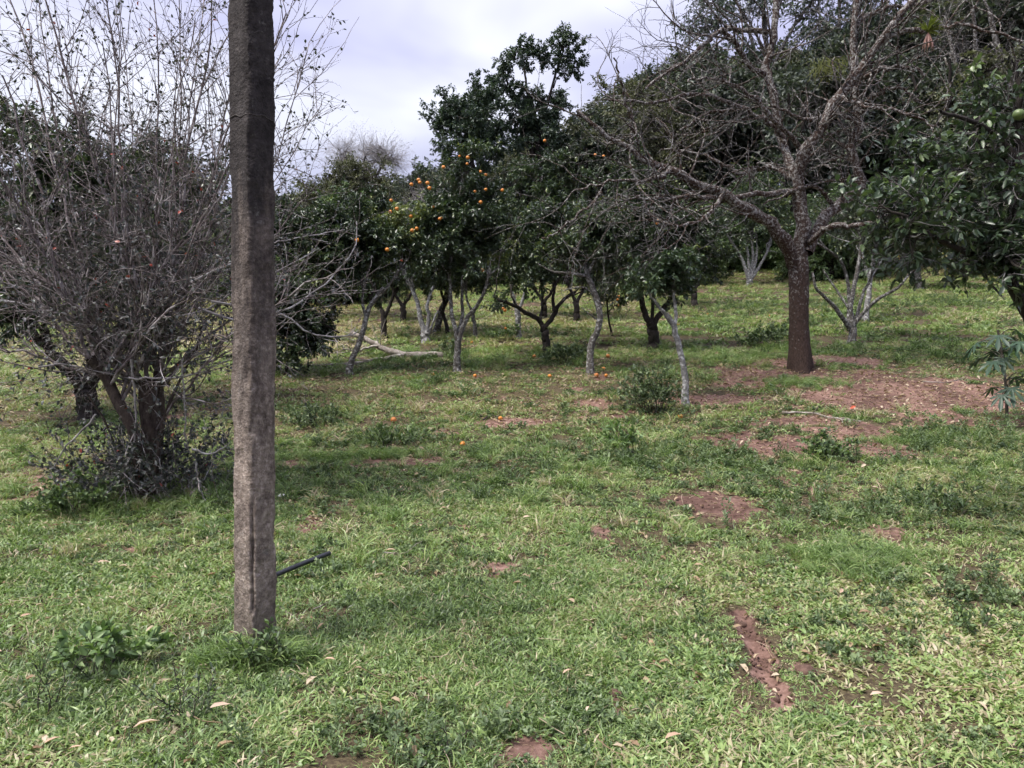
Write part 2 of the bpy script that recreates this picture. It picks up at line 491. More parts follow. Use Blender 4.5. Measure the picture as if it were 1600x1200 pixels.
def make_mesh(name, V, F, material, var=None, smooth=False):
    V = np.ascontiguousarray(V, dtype=np.float32); F = np.ascontiguousarray(F, dtype=np.int32)
    k = F.shape[1]
    me = bpy.data.meshes.new(name)
    me.vertices.add(len(V)); me.loops.add(F.size); me.polygons.add(len(F))
    me.vertices.foreach_set('co', V.ravel())
    me.loops.foreach_set('vertex_index', F.ravel())
    me.polygons.foreach_set('loop_start', np.arange(0, F.size, k, dtype=np.int32))
    if smooth:
        me.polygons.foreach_set('use_smooth', np.ones(len(F), dtype=bool))
    if var is not None:
        a = me.attributes.new('var', 'FLOAT', 'POINT')
        a.data.foreach_set('value', np.ascontiguousarray(var, dtype=np.float32))
    me.update(calc_edges=True)
    me.materials.append(MATS[material])
    return me


def add_obj(name, me, parent=None, loc=(0, 0, 0), rot=(0, 0, 0), scale=1.0):
    o = bpy.data.objects.new(name, me)
    COL.objects.link(o)
    o.location = loc
    o.rotation_euler = rot
    o.scale = (scale,) * 3 if np.isscalar(scale) else scale
    o.parent = parent
    return o


def tag(o, label, cat, group=None):
    o['label'] = label
    o['category'] = cat
    if group:
        o['group'] = group
    return o


def thing(name, label, cat, loc, group=None):
    return tag(add_obj(name, None, None, tuple(loc)), label, cat, group)


class MB:
    def __init__(s):
        s.V, s.F, s.A, s.n = [], [], [], 0

    def add(s, V, F, var=None):
        V = np.asarray(V).reshape(-1, 3)
        s.V.append(V); s.F.append(np.asarray(F) + s.n)
        s.A.append(np.full(len(V), 0.5) if var is None else np.broadcast_to(var, (len(V),)))
        s.n += len(V)

    def mesh(s, name, material, origin=(0, 0, 0), smooth=False):
        return make_mesh(name, np.concatenate(s.V) - np.asarray(origin), np.concatenate(s.F), material, np.concatenate(s.A), smooth)


def norm(v):
    return v / (np.linalg.norm(v, axis=-1, keepdims=True) + 1e-9)


def tubes(mb, pts, rad, k=4, noise=0.0, R=None):
    """pts (B,n,3), rad (B,n) -> closed-tip tubes"""
    B, n, _ = pts.shape
    T = norm(np.gradient(pts, axis=1))
    ref = np.where(np.abs(T[:, :1, 2:3]) > 0.8, np.array([[[1.0, 0.1, 0]]]), np.array([[[0.1, 0.05, 1.0]]]))
    U = norm(np.cross(T, np.broadcast_to(ref, T.shape)))
    W = np.cross(T, U)
    a = np.arange(k) / k * 2 * np.pi
    r = rad[:, :, None]
    if noise and R is not None:
        r = r * (1 + noise * R.normal(size=(B, n, k)))
    else:
        r = np.broadcast_to(r, (B, n, k))
    ring = pts[:, :, None, :] + r[..., None] * (np.cos(a)[None, None, :, None] * U[:, :, None, :] + np.sin(a)[None, None, :, None] * W[:, :, None, :])
    V = ring.reshape(-1, 3)
    b = np.arange(B)[:, None, None] * n * k; i = np.arange(n - 1)[None, :, None] * k; j = np.arange(k)[None, None, :]
    j2 = (np.arange(k)[None, None, :] + 1) % k
    v00 = b + i + j; v01 = b + i + j2; v10 = v00 + k; v11 = v01 + k
    F = np.concatenate([np.stack([v00, v01, v11], -1).reshape(-1, 3), np.stack([v00, v11, v10], -1).reshape(-1, 3)])
    mb.add(V, F)


def grow(R, start, d, length, n, wander=0.2, up=0.0):
    B = len(start)
    pts = np.zeros((B, n, 3)); pts[:, 0] = start
    d = norm(d); st = (length / (n - 1))[:, None]
    curl = R.normal(size=(B, 3)) * wander * 0.7
    for i in range(1, n):
        d = norm(d + R.normal(size=(B, 3)) * wander + curl + np.array([0, 0, up]))
        pts[:, i] = pts[:, i - 1] + d * st
    return pts


def spawn(R, pts, rad, count, t0=0.25, t1=1.0, ang=(0.5, 1.1), bias_up=0.0):
    B, n, _ = pts.shape
    L = np.linalg.norm(np.diff(pts, axis=1), axis=2).sum(1)
    p = R.choice(B, count, p=L / L.sum())
    t = R.uniform(t0, t1, count) * (n - 1.001)
    i = t.astype(int); f = (t - i)[:, None]
    pos = pts[p, i] * (1 - f) + pts[p, i + 1] * f
    tan = norm(pts[p, i + 1] - pts[p, i])
    perp = norm(np.cross(tan, R.normal(size=(count, 3))))
    a = R.uniform(ang[0], ang[1], count)[:, None]
    d = norm(tan * np.cos(a) + perp * np.sin(a) + np.array([0, 0, bias_up]))
    r = rad[p, i] * (1 - f[:, 0]) + rad[p, i + 1] * f[:, 0]
    return pos, d, r


def leaves(mb, pos, d, nrm, L, W, var, fold=0.18, droop=0.12, fine=False):
    d = norm(d); s = norm(np.cross(d, nrm)); u = np.cross(s, d)
    L = np.broadcast_to(L, (len(pos),))[:, None]; W = np.broadcast_to(W, (len(pos),))[:, None]
    N = len(pos)
    tip = pos + d * L - u * droop * L
    if not fine:
        m = pos + d * L * 0.48 + u * fold * W
        V = np.stack([pos, m + s * W / 2, tip, m - s * W / 2], 1)
        b = np.arange(N)[:, None] * 4
        F = np.concatenate([b + np.array([[0, 1, 2]]), b + np.array([[0, 2, 3]])])
        k = 4
    else:
        m1 = pos + d * L * 0.3; m2 = pos + d * L * 0.68 - u * droop * 0.4 * L
        f = u * fold * W
        V = np.stack([pos, m1 + s * W * .46 + f, m1, m1 - s * W * .46 + f, m2 + s * W * .4 + f, m2, m2 - s * W * .4 + f, tip], 1)
        b = np.arange(N)[:, None] * 8
        q = [[0, 1, 2], [0, 2, 3], [1, 4, 5], [1, 5, 2], [2, 5, 6], [2, 6, 3], [4, 7, 5], [5, 7, 6]]
        F = np.concatenate([b + np.array([t]) for t in q])
        k = 8
    mb.add(V.reshape(-1, 3), F, np.repeat(var, k))


def leaf_objects(root, pos, d, nrm, L, W, mat_name, origin, R, nvar=6):
    """each leaf an object of its own; alike leaves share mesh data"""
    from mathutils import Matrix
    me = []
    for k in range(nvar):
        mb = MB()
        leaves(mb, np.zeros((1, 3)), np.array([[1.0, 0, 0]]), np.array([[0, 0, 1.0]]), 1.0, W, np.array([(k + .5) / nvar]), fold=.1 + .05 * k, droop=.06 + .05 * k, fine=True)
        me.append(mb.mesh('leaf', mat_name, (0, 0, 0), True))
    d = norm(d); s_ = norm(np.cross(d, nrm)); u = np.cross(s_, d)
    for i in range(len(pos)):
        o = add_obj('leaf', me[int(R.integers(0, nvar))], root)
        p = pos[i] - origin
        l = float(L[i])
        o.matrix_local = Matrix(((d[i][0] * l, -s_[i][0] * l, u[i][0] * l, p[0]), (d[i][1] * l, -s_[i][1] * l, u[i][1] * l, p[1]), (d[i][2] * l, -s_[i][2] * l, u[i][2] * l, p[2]), (0, 0, 0, 1)))


def catmull(pts, n):
    pts = np.asarray(pts, float)
    if len(pts) == 2:
        t = np.linspace(0, 1, n)[:, None]
        return pts[0] * (1 - t) + pts[1] * t
    p = np.vstack([2 * pts[0] - pts[1], pts, 2 * pts[-1] - pts[-2]])
    out = []
    for u in np.linspace(0, len(pts) - 1.0001, n):
        i = int(u); t = u - i
        a, b, c, d = p[i], p[i + 1], p[i + 2], p[i + 3]
        out.append(0.5 * (2 * b + (c - a) * t + (2 * a - 5 * b + 4 * c - d) * t * t + (3 * b - a - 3 * c + d) * t ** 3))
    return np.array(out)


def uv_ball(name, material, r, nseg=14, nring=9, squash=0.94):
    V = [(0, 0, r * squash)]
    for i in range(1, nring):
        th = math.pi * i / nring
        for j in range(nseg):
            ph = 2 * math.pi * j / nseg
            dim = 1 - 0.06 * math.exp(-(th / 0.3) ** 2)
            V.append((r * math.sin(th) * math.cos(ph), r * math.sin(th) * math.sin(ph), r * math.cos(th) * squash * dim))
    V[0] = (0, 0, r * squash * 0.9)
    V.append((0, 0, -r * squash))
    F = []
    for j in range(nseg):
        F.append((0, 1 + j, 1 + (j + 1) % nseg))
        for i in range(nring - 2):
            a = 1 + i * nseg + j; b = 1 + i * nseg + (j + 1) % nseg
            F += [(a, a + nseg, b + nseg), (a, b + nseg, b)]
        a = 1 + (nring - 2) * nseg + j; b = 1 + (nring - 2) * nseg + (j + 1) % nseg
        F.append((a, len(V) - 1, b))
    return make_mesh(name, np.array(V), np.array(F), material, None, True)


# ------------------------------------------------------------------ the ground sheet
def build_ground():
    xs = np.concatenate([-np.geomspace(9, 300, 56)[::-1][:-1], np.arange(-9, 9.001, 0.05), np.geomspace(9, 300, 56)[1:]])
    ys = np.concatenate([-np.geomspace(0.5, 60, 14)[::-1], np.arange(0, 2.4, 0.3), np.arange(2.4, 14, 0.05), np.geomspace(14, 300, 130)])
    X, Y = np.meshgrid(xs, ys)
    Z = H(X, Y)
    nx, ny = len(xs), len(ys)
    V = np.stack([X, Y, Z], -1).reshape(-1, 3)
    i = np.arange(ny - 1)[:, None] * nx + np.arange(nx - 1)[None, :]
    F = np.stack([i, i + 1, i + 1 + nx, i + nx], -1).reshape(-1, 4)
    me = make_mesh('ground', V, F, 'ground_soil_and_turf', None, True)
    a = me.attributes.new('dirt', 'FLOAT', 'POINT')
    dd = dirt(X, Y) * (1 - sstep(Y, 40, 60))
    a.data.foreach_set('value', dd.astype(np.float32).ravel())
    o = add_obj('ground', me)
    o['kind'] = 'structure'
    o['label'] = 'grassy orchard slope with bare reddish soil patches'


build_ground()


# ------------------------------------------------------------------ scatter (grass, weeds, litter, far wood)
def scatter(name, protos, pts, rot, scale, idx, tint, kind='stuff', label=None):
    me = bpy.data.meshes.new(name)
    n = len(pts)
    me.vertices.add(n)
    me.vertices.foreach_set('co', np.ascontiguousarray(pts, dtype=np.float32).ravel())
    for nm, ty, key, val in (('rot', 'FLOAT_VECTOR', 'vector', rot), ('scl', 'FLOAT', 'value', scale), ('idx', 'INT', 'value', idx), ('tint', 'FLOAT', 'value', tint)):
        a = me.attributes.new(nm, ty, 'POINT')
        a.data.foreach_set(key, np.ascontiguousarray(val, dtype=np.int32 if ty == 'INT' else np.float32).ravel())
    col = bpy.data.collections.new(name + '_pieces')
    for i, pm in enumerate(protos):
        for j, m in enumerate(pm if isinstance(pm, (list, tuple)) else [pm]):
            po = bpy.data.objects.new('%s_piece_%02d' % (name, i), m)
            col.objects.link(po)
    ng = bpy.data.node_groups.new(name + '_scatter', 'GeometryNodeTree')
    ng.interface.new_socket('Geometry', in_out='INPUT', socket_type='NodeSocketGeometry')
    ng.interface.new_socket('Geometry', in_out='OUTPUT', socket_type='NodeSocketGeometry')
    ns, ls = ng.nodes, ng.links
    gi, go = ns.new('NodeGroupInput'), ns.new('NodeGroupOutput')
    ci = ns.new('GeometryNodeCollectionInfo')
    ci.inputs['Collection'].default_value = col
    ci.inputs['Separate Children'].default_value = True
    ci.inputs['Reset Children'].default_value = True
    ip = ns.new('GeometryNodeInstanceOnPoints')
    ip.inputs['Pick Instance'].default_value = True

    def na(nm, ty):
        x = ns.new('GeometryNodeInputNamedAttribute')
        x.data_type = ty
        x.inputs[0].default_value = nm
        return [o for o in x.outputs if o.enabled and o.name == 'Attribute'][0]
    ls.new(gi.outputs[0], ip.inputs['Points'])
    ls.new(ci.outputs[0], ip.inputs['Instance'])
    ls.new(na('idx', 'INT'), ip.inputs['Instance Index'])
    er = ns.new('FunctionNodeEulerToRotation')
    ls.new(na('rot', 'FLOAT_VECTOR'), er.inputs[0])
    ls.new(er.outputs[0], ip.inputs['Rotation'])
    ls.new(na('scl', 'FLOAT'), ip.inputs['Scale'])
    ls.new(ip.outputs[0], go.inputs[0])
    o = add_obj(name, me)
    md = o.modifiers.new('scatter', 'NODES')
    md.node_group = ng
    o['kind'] = kind
    if label:
        o['label'] = label
    return o


def tuft(R, nb, L, W, spread, lean, mat_name, name, bend=0.5):
    """one tuft of blades; each blade is three bent segments"""
    a = R.uniform(0, 2 * np.pi, nb); rr = spread * np.sqrt(R.uniform(0, 1, nb))
    base = np.stack([rr * np.cos(a), rr * np.sin(a), np.full(nb, -0.008)], 1)
    az = R.uniform(0, 2 * np.pi, nb); ln = R.uniform(lean[0], lean[1], nb)
    d = np.stack([np.cos(az) * np.sin(ln), np.sin(az) * np.sin(ln), np.cos(ln)], 1)
    l = R.uniform(L[0], L[1], nb)[:, None]; w = R.uniform(W[0], W[1], nb)[:, None]
    s = norm(np.cross(d, np.array([0, 0, 1.0])) + R.normal(size=(nb, 3)) * 0.25)
    p1 = base + d * l * 0.4
    d2 = norm(d + np.stack([np.cos(az), np.sin(az), np.full(nb, -bend)], 1) * 0.5)
    p2 = p1 + d2 * l * 0.35
    d3 = norm(d2 + np.stack([np.cos(az) * .6, np.sin(az) * .6, np.full(nb, -bend * 1.3)], 1) * 0.6)
    p3 = p2 + d3 * l * 0.3
    V = np.stack([base - s * w * .35, base + s * w * .35, p1 - s * w * .5, p1 + s * w * .5, p2 - s * w * .38, p2 + s * w * .38, p3], 1)
    b = np.arange(nb)[:, None] * 7
    F = np.concatenate([b + np.array([t]) for t in ([0, 1, 3], [0, 3, 2], [2, 3, 5], [2, 5, 4], [4, 5, 6])])
    return make_mesh(name, V.reshape(-1, 3), F, mat_name, np.repeat(R.uniform(0, 1, nb), 7))


def herb(R, nstem, hgt, leafL, leafW, mat_name, name, spread=0.05, lean=0.4, per=12, fine=False, nodes=6):
    mb = MB()
    st = np.zeros((nstem, 3)); a = R.uniform(0, 6.28, nstem)
    st[:, 0] = np.cos(a) * spread * R.uniform(0, 1, nstem); st[:, 1] = np.sin(a) * spread * R.uniform(0, 1, nstem)
    d = np.stack([np.cos(a) * lean, np.sin(a) * lean, np.ones(nstem)], 1) + R.normal(size=(nstem, 3)) * 0.12
    ln = R.uniform(hgt * .6, hgt, nstem)
    pts = grow(R, st, d, ln, nodes, 0.06, 0.06)
    rad = np.linspace(1, .4, nodes)[None, :] * np.full((nstem, 1), max(0.0022, hgt * 0.008))
    tubes(mb, pts, rad, 3)
    pos, dd, _ = spawn(R, pts, rad, nstem * per, 0.15, 1.0, (0.8, 1.3), 0.1)
    leaves(mb, pos, dd, np.array([0, 0, 1.0]) + R.normal(size=pos.shape) * 0.35, R.uniform(.7, 1.15, len(pos)) * leafL, R.uniform(.8, 1.1, len(pos)) * leafW, R.uniform(0, 1, len(pos)), fine=fine)
    return mb.mesh(name, mat_name)


def random_field(R, n, y0, y1, margin=1.12):
    """points in the wedge the photograph sees, even per square metre"""
    y = np.sqrt(R.uniform(y0 ** 2, y1 ** 2, n))
    x = R.uniform(-1, 1, n) * 0.66 * margin * y + R.uniform(-.3, .3, n)
    return x, y


def build_grass():
    R = np.random.default_rng(3)
    pr = []
    for k in range(5):   # broad short blades of carpet grass, lying low
        pr.append(tuft(R, 21, (.018, .05), (.0085, .0145), .07, (.45, 1.45), 'grass_blade', 'grass_tuft', 0.25))
    for k in range(3):   # finer upright grass
        pr.append(tuft(R, 32, (.025, .07), (.0035, .0065), .075, (.3, 1.3), 'grass_blade', 'grass_tuft', 0.4))
    for k in range(2):   # taller tussock
        pr.append(tuft(R, 40, (.09, .2), (.004, .008), .06, (.1, .8), 'grass_blade', 'grass_tuft', 0.7))
    for k in range(3):   # coarse tufts for the far slope
        pr.append(tuft(R, 40, (.05, .11), (.012, .02), .2, (.4, 1.35), 'grass_blade', 'grass_tuft', 0.4))
    P_, T_, S_, I_, RO = [], [], [], [], []

    def field(n, y0, y1, choose, smin, smax, dens=1.0):
        x, y = random_field(R, n, y0, y1)
        dm = dirt(x, y)
        cover = fbm(x * 1.7, y * 1.7, 3, 81); fine0 = vnoise(x * 14, y * 14, 83)
        keep = (R.uniform(0, 1, n) > dm * 1.22 - 0.06) & (R.uniform(0, 1, n) < (0.34 + 1.9 * (cover - 0.33)) * (1 - .4 * np.exp(-((y - 12) / 2.2) ** 2))) & (groove(x, y) > 1.55 + 0.7 * (fine0 - .5))
        x, y, dm = x[keep], y[keep], dm[keep]
        big = fbm(x / 2.2, y / 2.2, 3, 91); fine = vnoise(x * 3, y * 3, 95)
        tint = 0.55 + (big - 0.5) * 0.9 + (fine - 0.5) * 0.4 + R.normal(size=len(x)) * 0.17 + dm * 0.25
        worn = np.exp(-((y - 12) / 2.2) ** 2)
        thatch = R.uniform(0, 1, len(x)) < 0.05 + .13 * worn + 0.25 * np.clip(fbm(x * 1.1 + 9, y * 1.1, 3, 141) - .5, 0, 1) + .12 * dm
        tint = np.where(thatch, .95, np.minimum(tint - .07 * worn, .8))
        tint = tint - .2 * sstep(x, 2, 6) * sstep(y, 11, 15) * (1 - sstep(y, 24, 30)) + 0.2 * sstep(y, 13, 20) + 0.14 * (1 - sstep(x, -4, -1)) * sstep(y, 9, 12)  # left meadow sunlight and right slope shade put into the tint; far grass yellower
        idx = choose(R, len(x), fine, big)
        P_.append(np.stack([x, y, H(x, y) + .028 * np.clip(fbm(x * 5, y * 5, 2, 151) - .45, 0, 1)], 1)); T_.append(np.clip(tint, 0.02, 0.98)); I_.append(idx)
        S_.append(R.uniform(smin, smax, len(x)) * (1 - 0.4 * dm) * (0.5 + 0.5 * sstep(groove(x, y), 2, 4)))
        RO.append(np.stack([R.normal(size=len(x)) * .12, R.normal(size=len(x)) * .12, R.uniform(0, 6.28, len(x))], 1))

    def near(R, n, f, b):
        broad = b + R.normal(size=n) * 0.12 > 0.44
        return np.where(broad, R.integers(0, 5, n), R.integers(5, 8, n))

    def mid(R, n, f, b):
        u = R.uniform(0, 1, n)
        return np.where(u < .5, R.integers(0, 5, n), np.where(u < .97, R.integers(5, 8, n), R.integers(8, 10, n)))

    def far(R, n, f, b):
        return np.where(R.uniform(0, 1, n) < .93, R.integers(10, 13, n), R.integers(8, 10, n))
    field(18000, 2.3, 5.5, near, .75, 1.25)
    field(22000, 5.5, 9.5, mid, .8, 1.35)
    field(24000, 9.5, 16, mid, 1.0, 1.7)
    field(20000, 16, 36, far, .8, 1.5)
    # longer grass at the pole foot, along the small ledge, and around the bank
    for (px, py, sx, sy, n, sc) in ((400, 1030, .22, .12, 120, 1.0), (560, 715, 1.1, .16, 260, .75), (1330, 880, .5, .3, 200, .8), (1250, 600, .7, .45, 220, .7), (1500, 690, 1.3, .3, 260, .8), (1150, 560, 1.0, .4, 160, .9)):
        c = G(px, py)
        x = c[0] + R.normal(size=n) * sx * .5; y = c[1] + R.normal(size=n) * sy * .5
        P_.append(np.stack([x, y, H(x, y)], 1)); T_.append(np.clip(0.42 + R.normal(size=n) * .13, 0, 1)); I_.append(R.integers(7, 10, n))
        S_.append(R.uniform(.6, 1.1, n) * sc)
        RO.append(np.stack([R.normal(size=n) * .1, R.normal(size=n) * .1, R.uniform(0, 6.28, n)], 1))
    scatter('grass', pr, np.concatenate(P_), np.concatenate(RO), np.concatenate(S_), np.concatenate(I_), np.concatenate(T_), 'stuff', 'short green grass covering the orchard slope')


def build_weeds():
    R = np.random.default_rng(5)
    pr = [herb(R, 4, .13, .04, .016, 'weed_patch', 'weed', .04, .5, 9) for _ in range(3)]
    pr += [herb(R, 3, .26, .05, .016, 'weed_patch', 'weed', .03, .25, 14) for _ in range(3)]
    pr += [herb(R, 9, .09, .035, .022, 'weed_patch', 'weed', .08, .9, 8) for _ in range(3)]
    P_, T_, S_, I_ = [], [], [], []

    def put(x, y, idx, sc, tint):
        P_.append(np.stack([x, y, H(x, y)], 1)); I_.append(idx); S_.append(sc); T_.append(np.clip(tint, 0, 1))
    n = 9000
    x, y = random_field(R, n, 3, 24)
    w = fbm(x / 1.3, y / 1.3, 3, 111)
    # herbs are thick in the band below the bare soil to the right
    band = np.exp(-((y - 8.6 - 0.05 * x) / 1.6) ** 2) * sstep(x, 0.3, 1.6)
    keep = R.uniform(0, 1, n) < np.clip((w - 0.52) * 2.2, 0, .5) + band * 0.75 * (w > .42)
    keep &= R.uniform(0, 1, n) > dirt(x, y) * 1.1
    x, y, w, band = x[keep], y[keep], w[keep], band[keep]
    m = len(x)
    u = R.uniform(0, 1, m)
    idx = np.where(u < .3, R.integers(0, 3, m), np.where(u < .3 + .3 * band + .04, R.integers(3, 6, m), R.integers(6, 9, m)))
    put(x, y, idx, R.uniform(.45, .95, m) * (1 + .03 * y), .35 + R.normal(size=m) * .2)
    for (px, py, sx, sy, k) in ((1310, 700, .8, .3, 130), (1470, 690, 1.2, .35, 240), (1400, 800, .9, .4, 120), (1060, 720, .6, .3, 110), (1230, 480, 3.0, .8, 240), (1450, 480, 3.0, 1.2, 160), (500, 655, .6, .3, 60), (600, 690, .6, .2, 60), (1500, 930, .4, .2, 30), (700, 1150, .4, .15, 30), (480, 780, .6, .5, 30)):
        c = G(px, py)
        x = c[0] + R.normal(size=k) * sx * .9; y = c[1] + R.normal(size=k) * sy * .9
        q_ = dirt(x, y) < R.uniform(.3, 1, k)
        x, y = x[q_], y[q_]; k = len(x)
        put(x, y, R.integers(0, 9, k), R.uniform(.4, .95, k) * (1 + .03 * c[1]), .35 + R.normal(size=k) * .2)
    n = 9000
    x, y = random_field(R, n, 2.4, 11)
    k = (R.uniform(0, 1, n) < np.clip((fbm(x * 1.1, y * 1.1, 3, 131) - .42) * 3, 0, .85)) & (dirt(x, y) < .4) & (groove(x, y) > 2)
    x, y = x[k], y[k]
    put(x, y, R.integers(6, 9, len(x)), R.uniform(.3, .62, len(x)), .5 + R.normal(size=len(x)) * .25)
    P_ = np.concatenate(P_); m = len(P_)
    rot = np.stack([R.normal(size=m) * .1, R.normal(size=m) * .1, R.uniform(0, 6.28, m)], 1)
    scatter('weeds', pr, P_, rot, np.concatenate(S_), np.concatenate(I_), np.concatenate(T_), 'stuff', 'small broad-leaved weeds growing through the grass')


def build_litter():
    R = np.random.default_rng(8)
    pr = []
    for k in range(3):   # curled dead leaves
        mb = MB()
        n = 1
        leaves(mb, np.array([[-.03, 0, .006]]), np.array([[1, R.normal() * .2, .1]]), np.array([[0, R.normal() * .3, 1]]), .055, .022, np.array([.5]), fold=.35, droop=.25, fine=True)
        pr.append(mb.mesh('dead_leaf_piece', 'straw'))
    for k in range(3):   # straws and twig bits
        mb = MB()
        st = grow(R, np.array([[-.05, 0, .012]]), np.array([[1.0, 0, .05]]), np.array([.11]), 4, .1, -.01)
        tubes(mb, st, np.full((1, 4), .0018), 3)
        pr.append(mb.mesh('straw_piece', 'straw'))
    n = 30000
    x, y = random_field(R, n, 2.4, 15)
    dm = dirt(x, y)
    keep = R.uniform(0, 1, n) < .14 + .4 * dm + .4 * np.exp(-((y - 12) / 2.2) ** 2)
    x, y = x[keep], y[keep]; m = len(x)
    scatter('leaf_litter', pr, np.stack([x, y, H(x, y) + .012], 1), np.stack([R.normal(size=m) * .3, R.normal(size=m) * .3, R.uniform(0, 6.28, m)], 1),
            R.uniform(.5, 1.3, m) * (1 + .02 * y), np.where(R.uniform(0, 1, m) < .55, R.integers(0, 3, m), R.integers(3, 6, m)), R.uniform(0, 1, m), 'stuff', 'dry leaf bits and straw strewn over the ground')
    # crumbs of soil on the bare patches
    cl = []
    for k in range(3):
        me = uv_ball('soil_crumb', 'soil_clod', .012, 6, 4, .7)
        co = np.empty(len(me.vertices) * 3, dtype=np.float32); me.vertices.foreach_get('co', co)
        co *= (1 + R.normal(size=co.shape) * .18).astype(np.float32)
        me.vertices.foreach_set('co', co)
        cl.append(me)
    n = 26000
    x, y = random_field(R, n, 2.6, 14)
    dm = dirt(x, y)
    keep = R.uniform(0, 1, n) < (dm - .35) * .8
    gx = np.concatenate([_g0[0] + (_g1 - _g0)[0] * R.uniform(0, 1, 90), _g1[0] + (_g2 - _g1)[0] * R.uniform(0, 1, 90)]) + R.normal(size=180) * .04
    gy = np.concatenate([_g0[1] + (_g1 - _g0)[1] * np.linspace(0, 1, 90), _g1[1] + (_g2 - _g1)[1] * np.linspace(0, 1, 90)])
    x = np.concatenate([x[keep], gx]); y = np.concatenate([y[keep], gy]); m = len(x)
    scatter('soil_crumbs', cl, np.stack([x, y, H(x, y) + .003], 1), R.uniform(0, 6.28, (m, 3)), R.uniform(.25, 1.1, m) ** 1.3, R.integers(0, 3, m), R.uniform(0, 1, m), 'stuff', 'crumbs of reddish soil on the bare patches')


build_grass()
build_weeds()
build_litter()


# ------------------------------------------------------------------ concrete pole
def build_pole():
    R = np.random.default_rng(2)
    b = on_ground(398, 1010)
    Yp = b[1]
    side, ht, th = 0.170, 7.2, math.radians(55)
    nz_, npf = 900, 14
    # outline of the square section with worn corners
    t = np.linspace(-1, 1, npf, endpoint=False)
    out = []
    for k in range(4):
        for u in t:
            p = np.array([u, -1.0])
            a = k * math.pi / 2
            out.append([p[0] * math.cos(a) - p[1] * math.sin(a), p[0] * math.sin(a) + p[1] * math.cos(a)])
    out = np.array(out)
    nrm4 = (np.abs(out) ** 9).sum(1) ** (1 / 9)
    out = out / nrm4[:, None] * side / 2
    m = len(out)
    zz = np.linspace(-0.4, ht, nz_)
    arc = np.arange(m) / m * 4 * side
    A, Z = np.meshgrid(arc, zz)
    per = 4 * side
    dsp = 0.014 * (fbm(A * 14, Z * 3.0, 6, 201) - .5) - .012 * np.clip(fbm(A * 9, Z * 6, 4, 207) - .6, 0, 1) * 4 + 0.0035 * (fbm(A * 130, Z * 130, 2, 211) - .5)
    rad = np.linalg.norm(out, axis=1)
    corner = sstep(rad, side / 2 * 1.15, side / 2 * 1.34)[None, :]
    chip = np.clip(fbm(A * 18 + 3, Z * 5, 5, 221) - .5, 0, 1) * 0.045
    dsp = dsp - corner * chip
    # eroded furrow beside the front corner near the ground
    c, s = math.cos(th), math.sin(th)
    rx, ry = out[:, 0] * c - out[:, 1] * s, out[:, 0] * s + out[:, 1] * c
    front = int(np.argmin(rx * b[0] + ry * b[1]))
    dA = np.abs((A - arc[front] + per / 2) % per - per / 2)
    wob = 0.03 * (fbm(Z * 4, Z * 0 + 2, 4, 241) - .5)
    dsp = dsp - 0.030 * np.exp(-((dA + wob) / 0.011) ** 2) * (1 - sstep(Z, 0.45, 1.0)) * np.clip(fbm(Z * 9, A * 20, 4, 251) * 2.6 - .75, 0, 1)
    dsp = dsp - 0.016 * np.exp(-((Z - 1.12 - .1 * (A - arc[front])) / .012) ** 2) * (fbm(A * 14, Z * 0, 2, 261) > .45) * (A < arc[front])
    taper = (1 + 0.012 * np.clip(Z, 0, 4))[..., None]
    XY = out[None] * taper * (1 + dsp / (side / 2))[..., None]
    c, s = math.cos(th), math.sin(th)
    X = XY[..., 0] * c - XY[..., 1] * s; Yy = XY[..., 0] * s + XY[..., 1] * c
    V = np.stack([X, Yy, Z], -1).reshape(-1, 3)
    i = np.arange(nz_ - 1)[:, None] * m; j = np.arange(m)[None, :]; j2 = (j + 1) % m
    F = np.stack([i + j, i + j2, i + j2 + m, i + j + m], -1).reshape(-1, 4)
    root = thing('concrete_pole', 'square weathered concrete utility pole, dark upper part, standing in the grass', 'utility pole', (b[0], Yp + .02, b[2]))
    add_obj('shaft', make_mesh('shaft', V, F, 'weathered_concrete', None, True), root)
    capV = np.array([[X[-1, k], Yy[-1, k], ht] for k in range(m)])
    add_obj('shaft_end', make_mesh('shaft_end', capV, np.array([list(range(m))]), 'weathered_concrete'), root)
    # twist of wire round the pole
    q = []
    zc = P(395, 186, Yp)[2] - b[2]
    for k in range(41):
        a = k / 40 * 2 * math.pi
        v = np.array([math.cos(a), math.sin(a)])
        rr = side / 2 * 1.03 / (np.abs(v) ** 9).sum() ** (1 / 9)
        q.append([rr * (v[0] * c - v[1] * s), rr * (v[0] * s + v[1] * c), zc + .006 * math.sin(3 * a) + .004 * math.sin(7 * a)])
    mb = MB()
    tubes(mb, np.array([q]), np.full((1, 41), .003), 5)
    add_obj('wire_band', mb.mesh('wire_band', 'wire'), root)
    return b


POLE = build_pole()


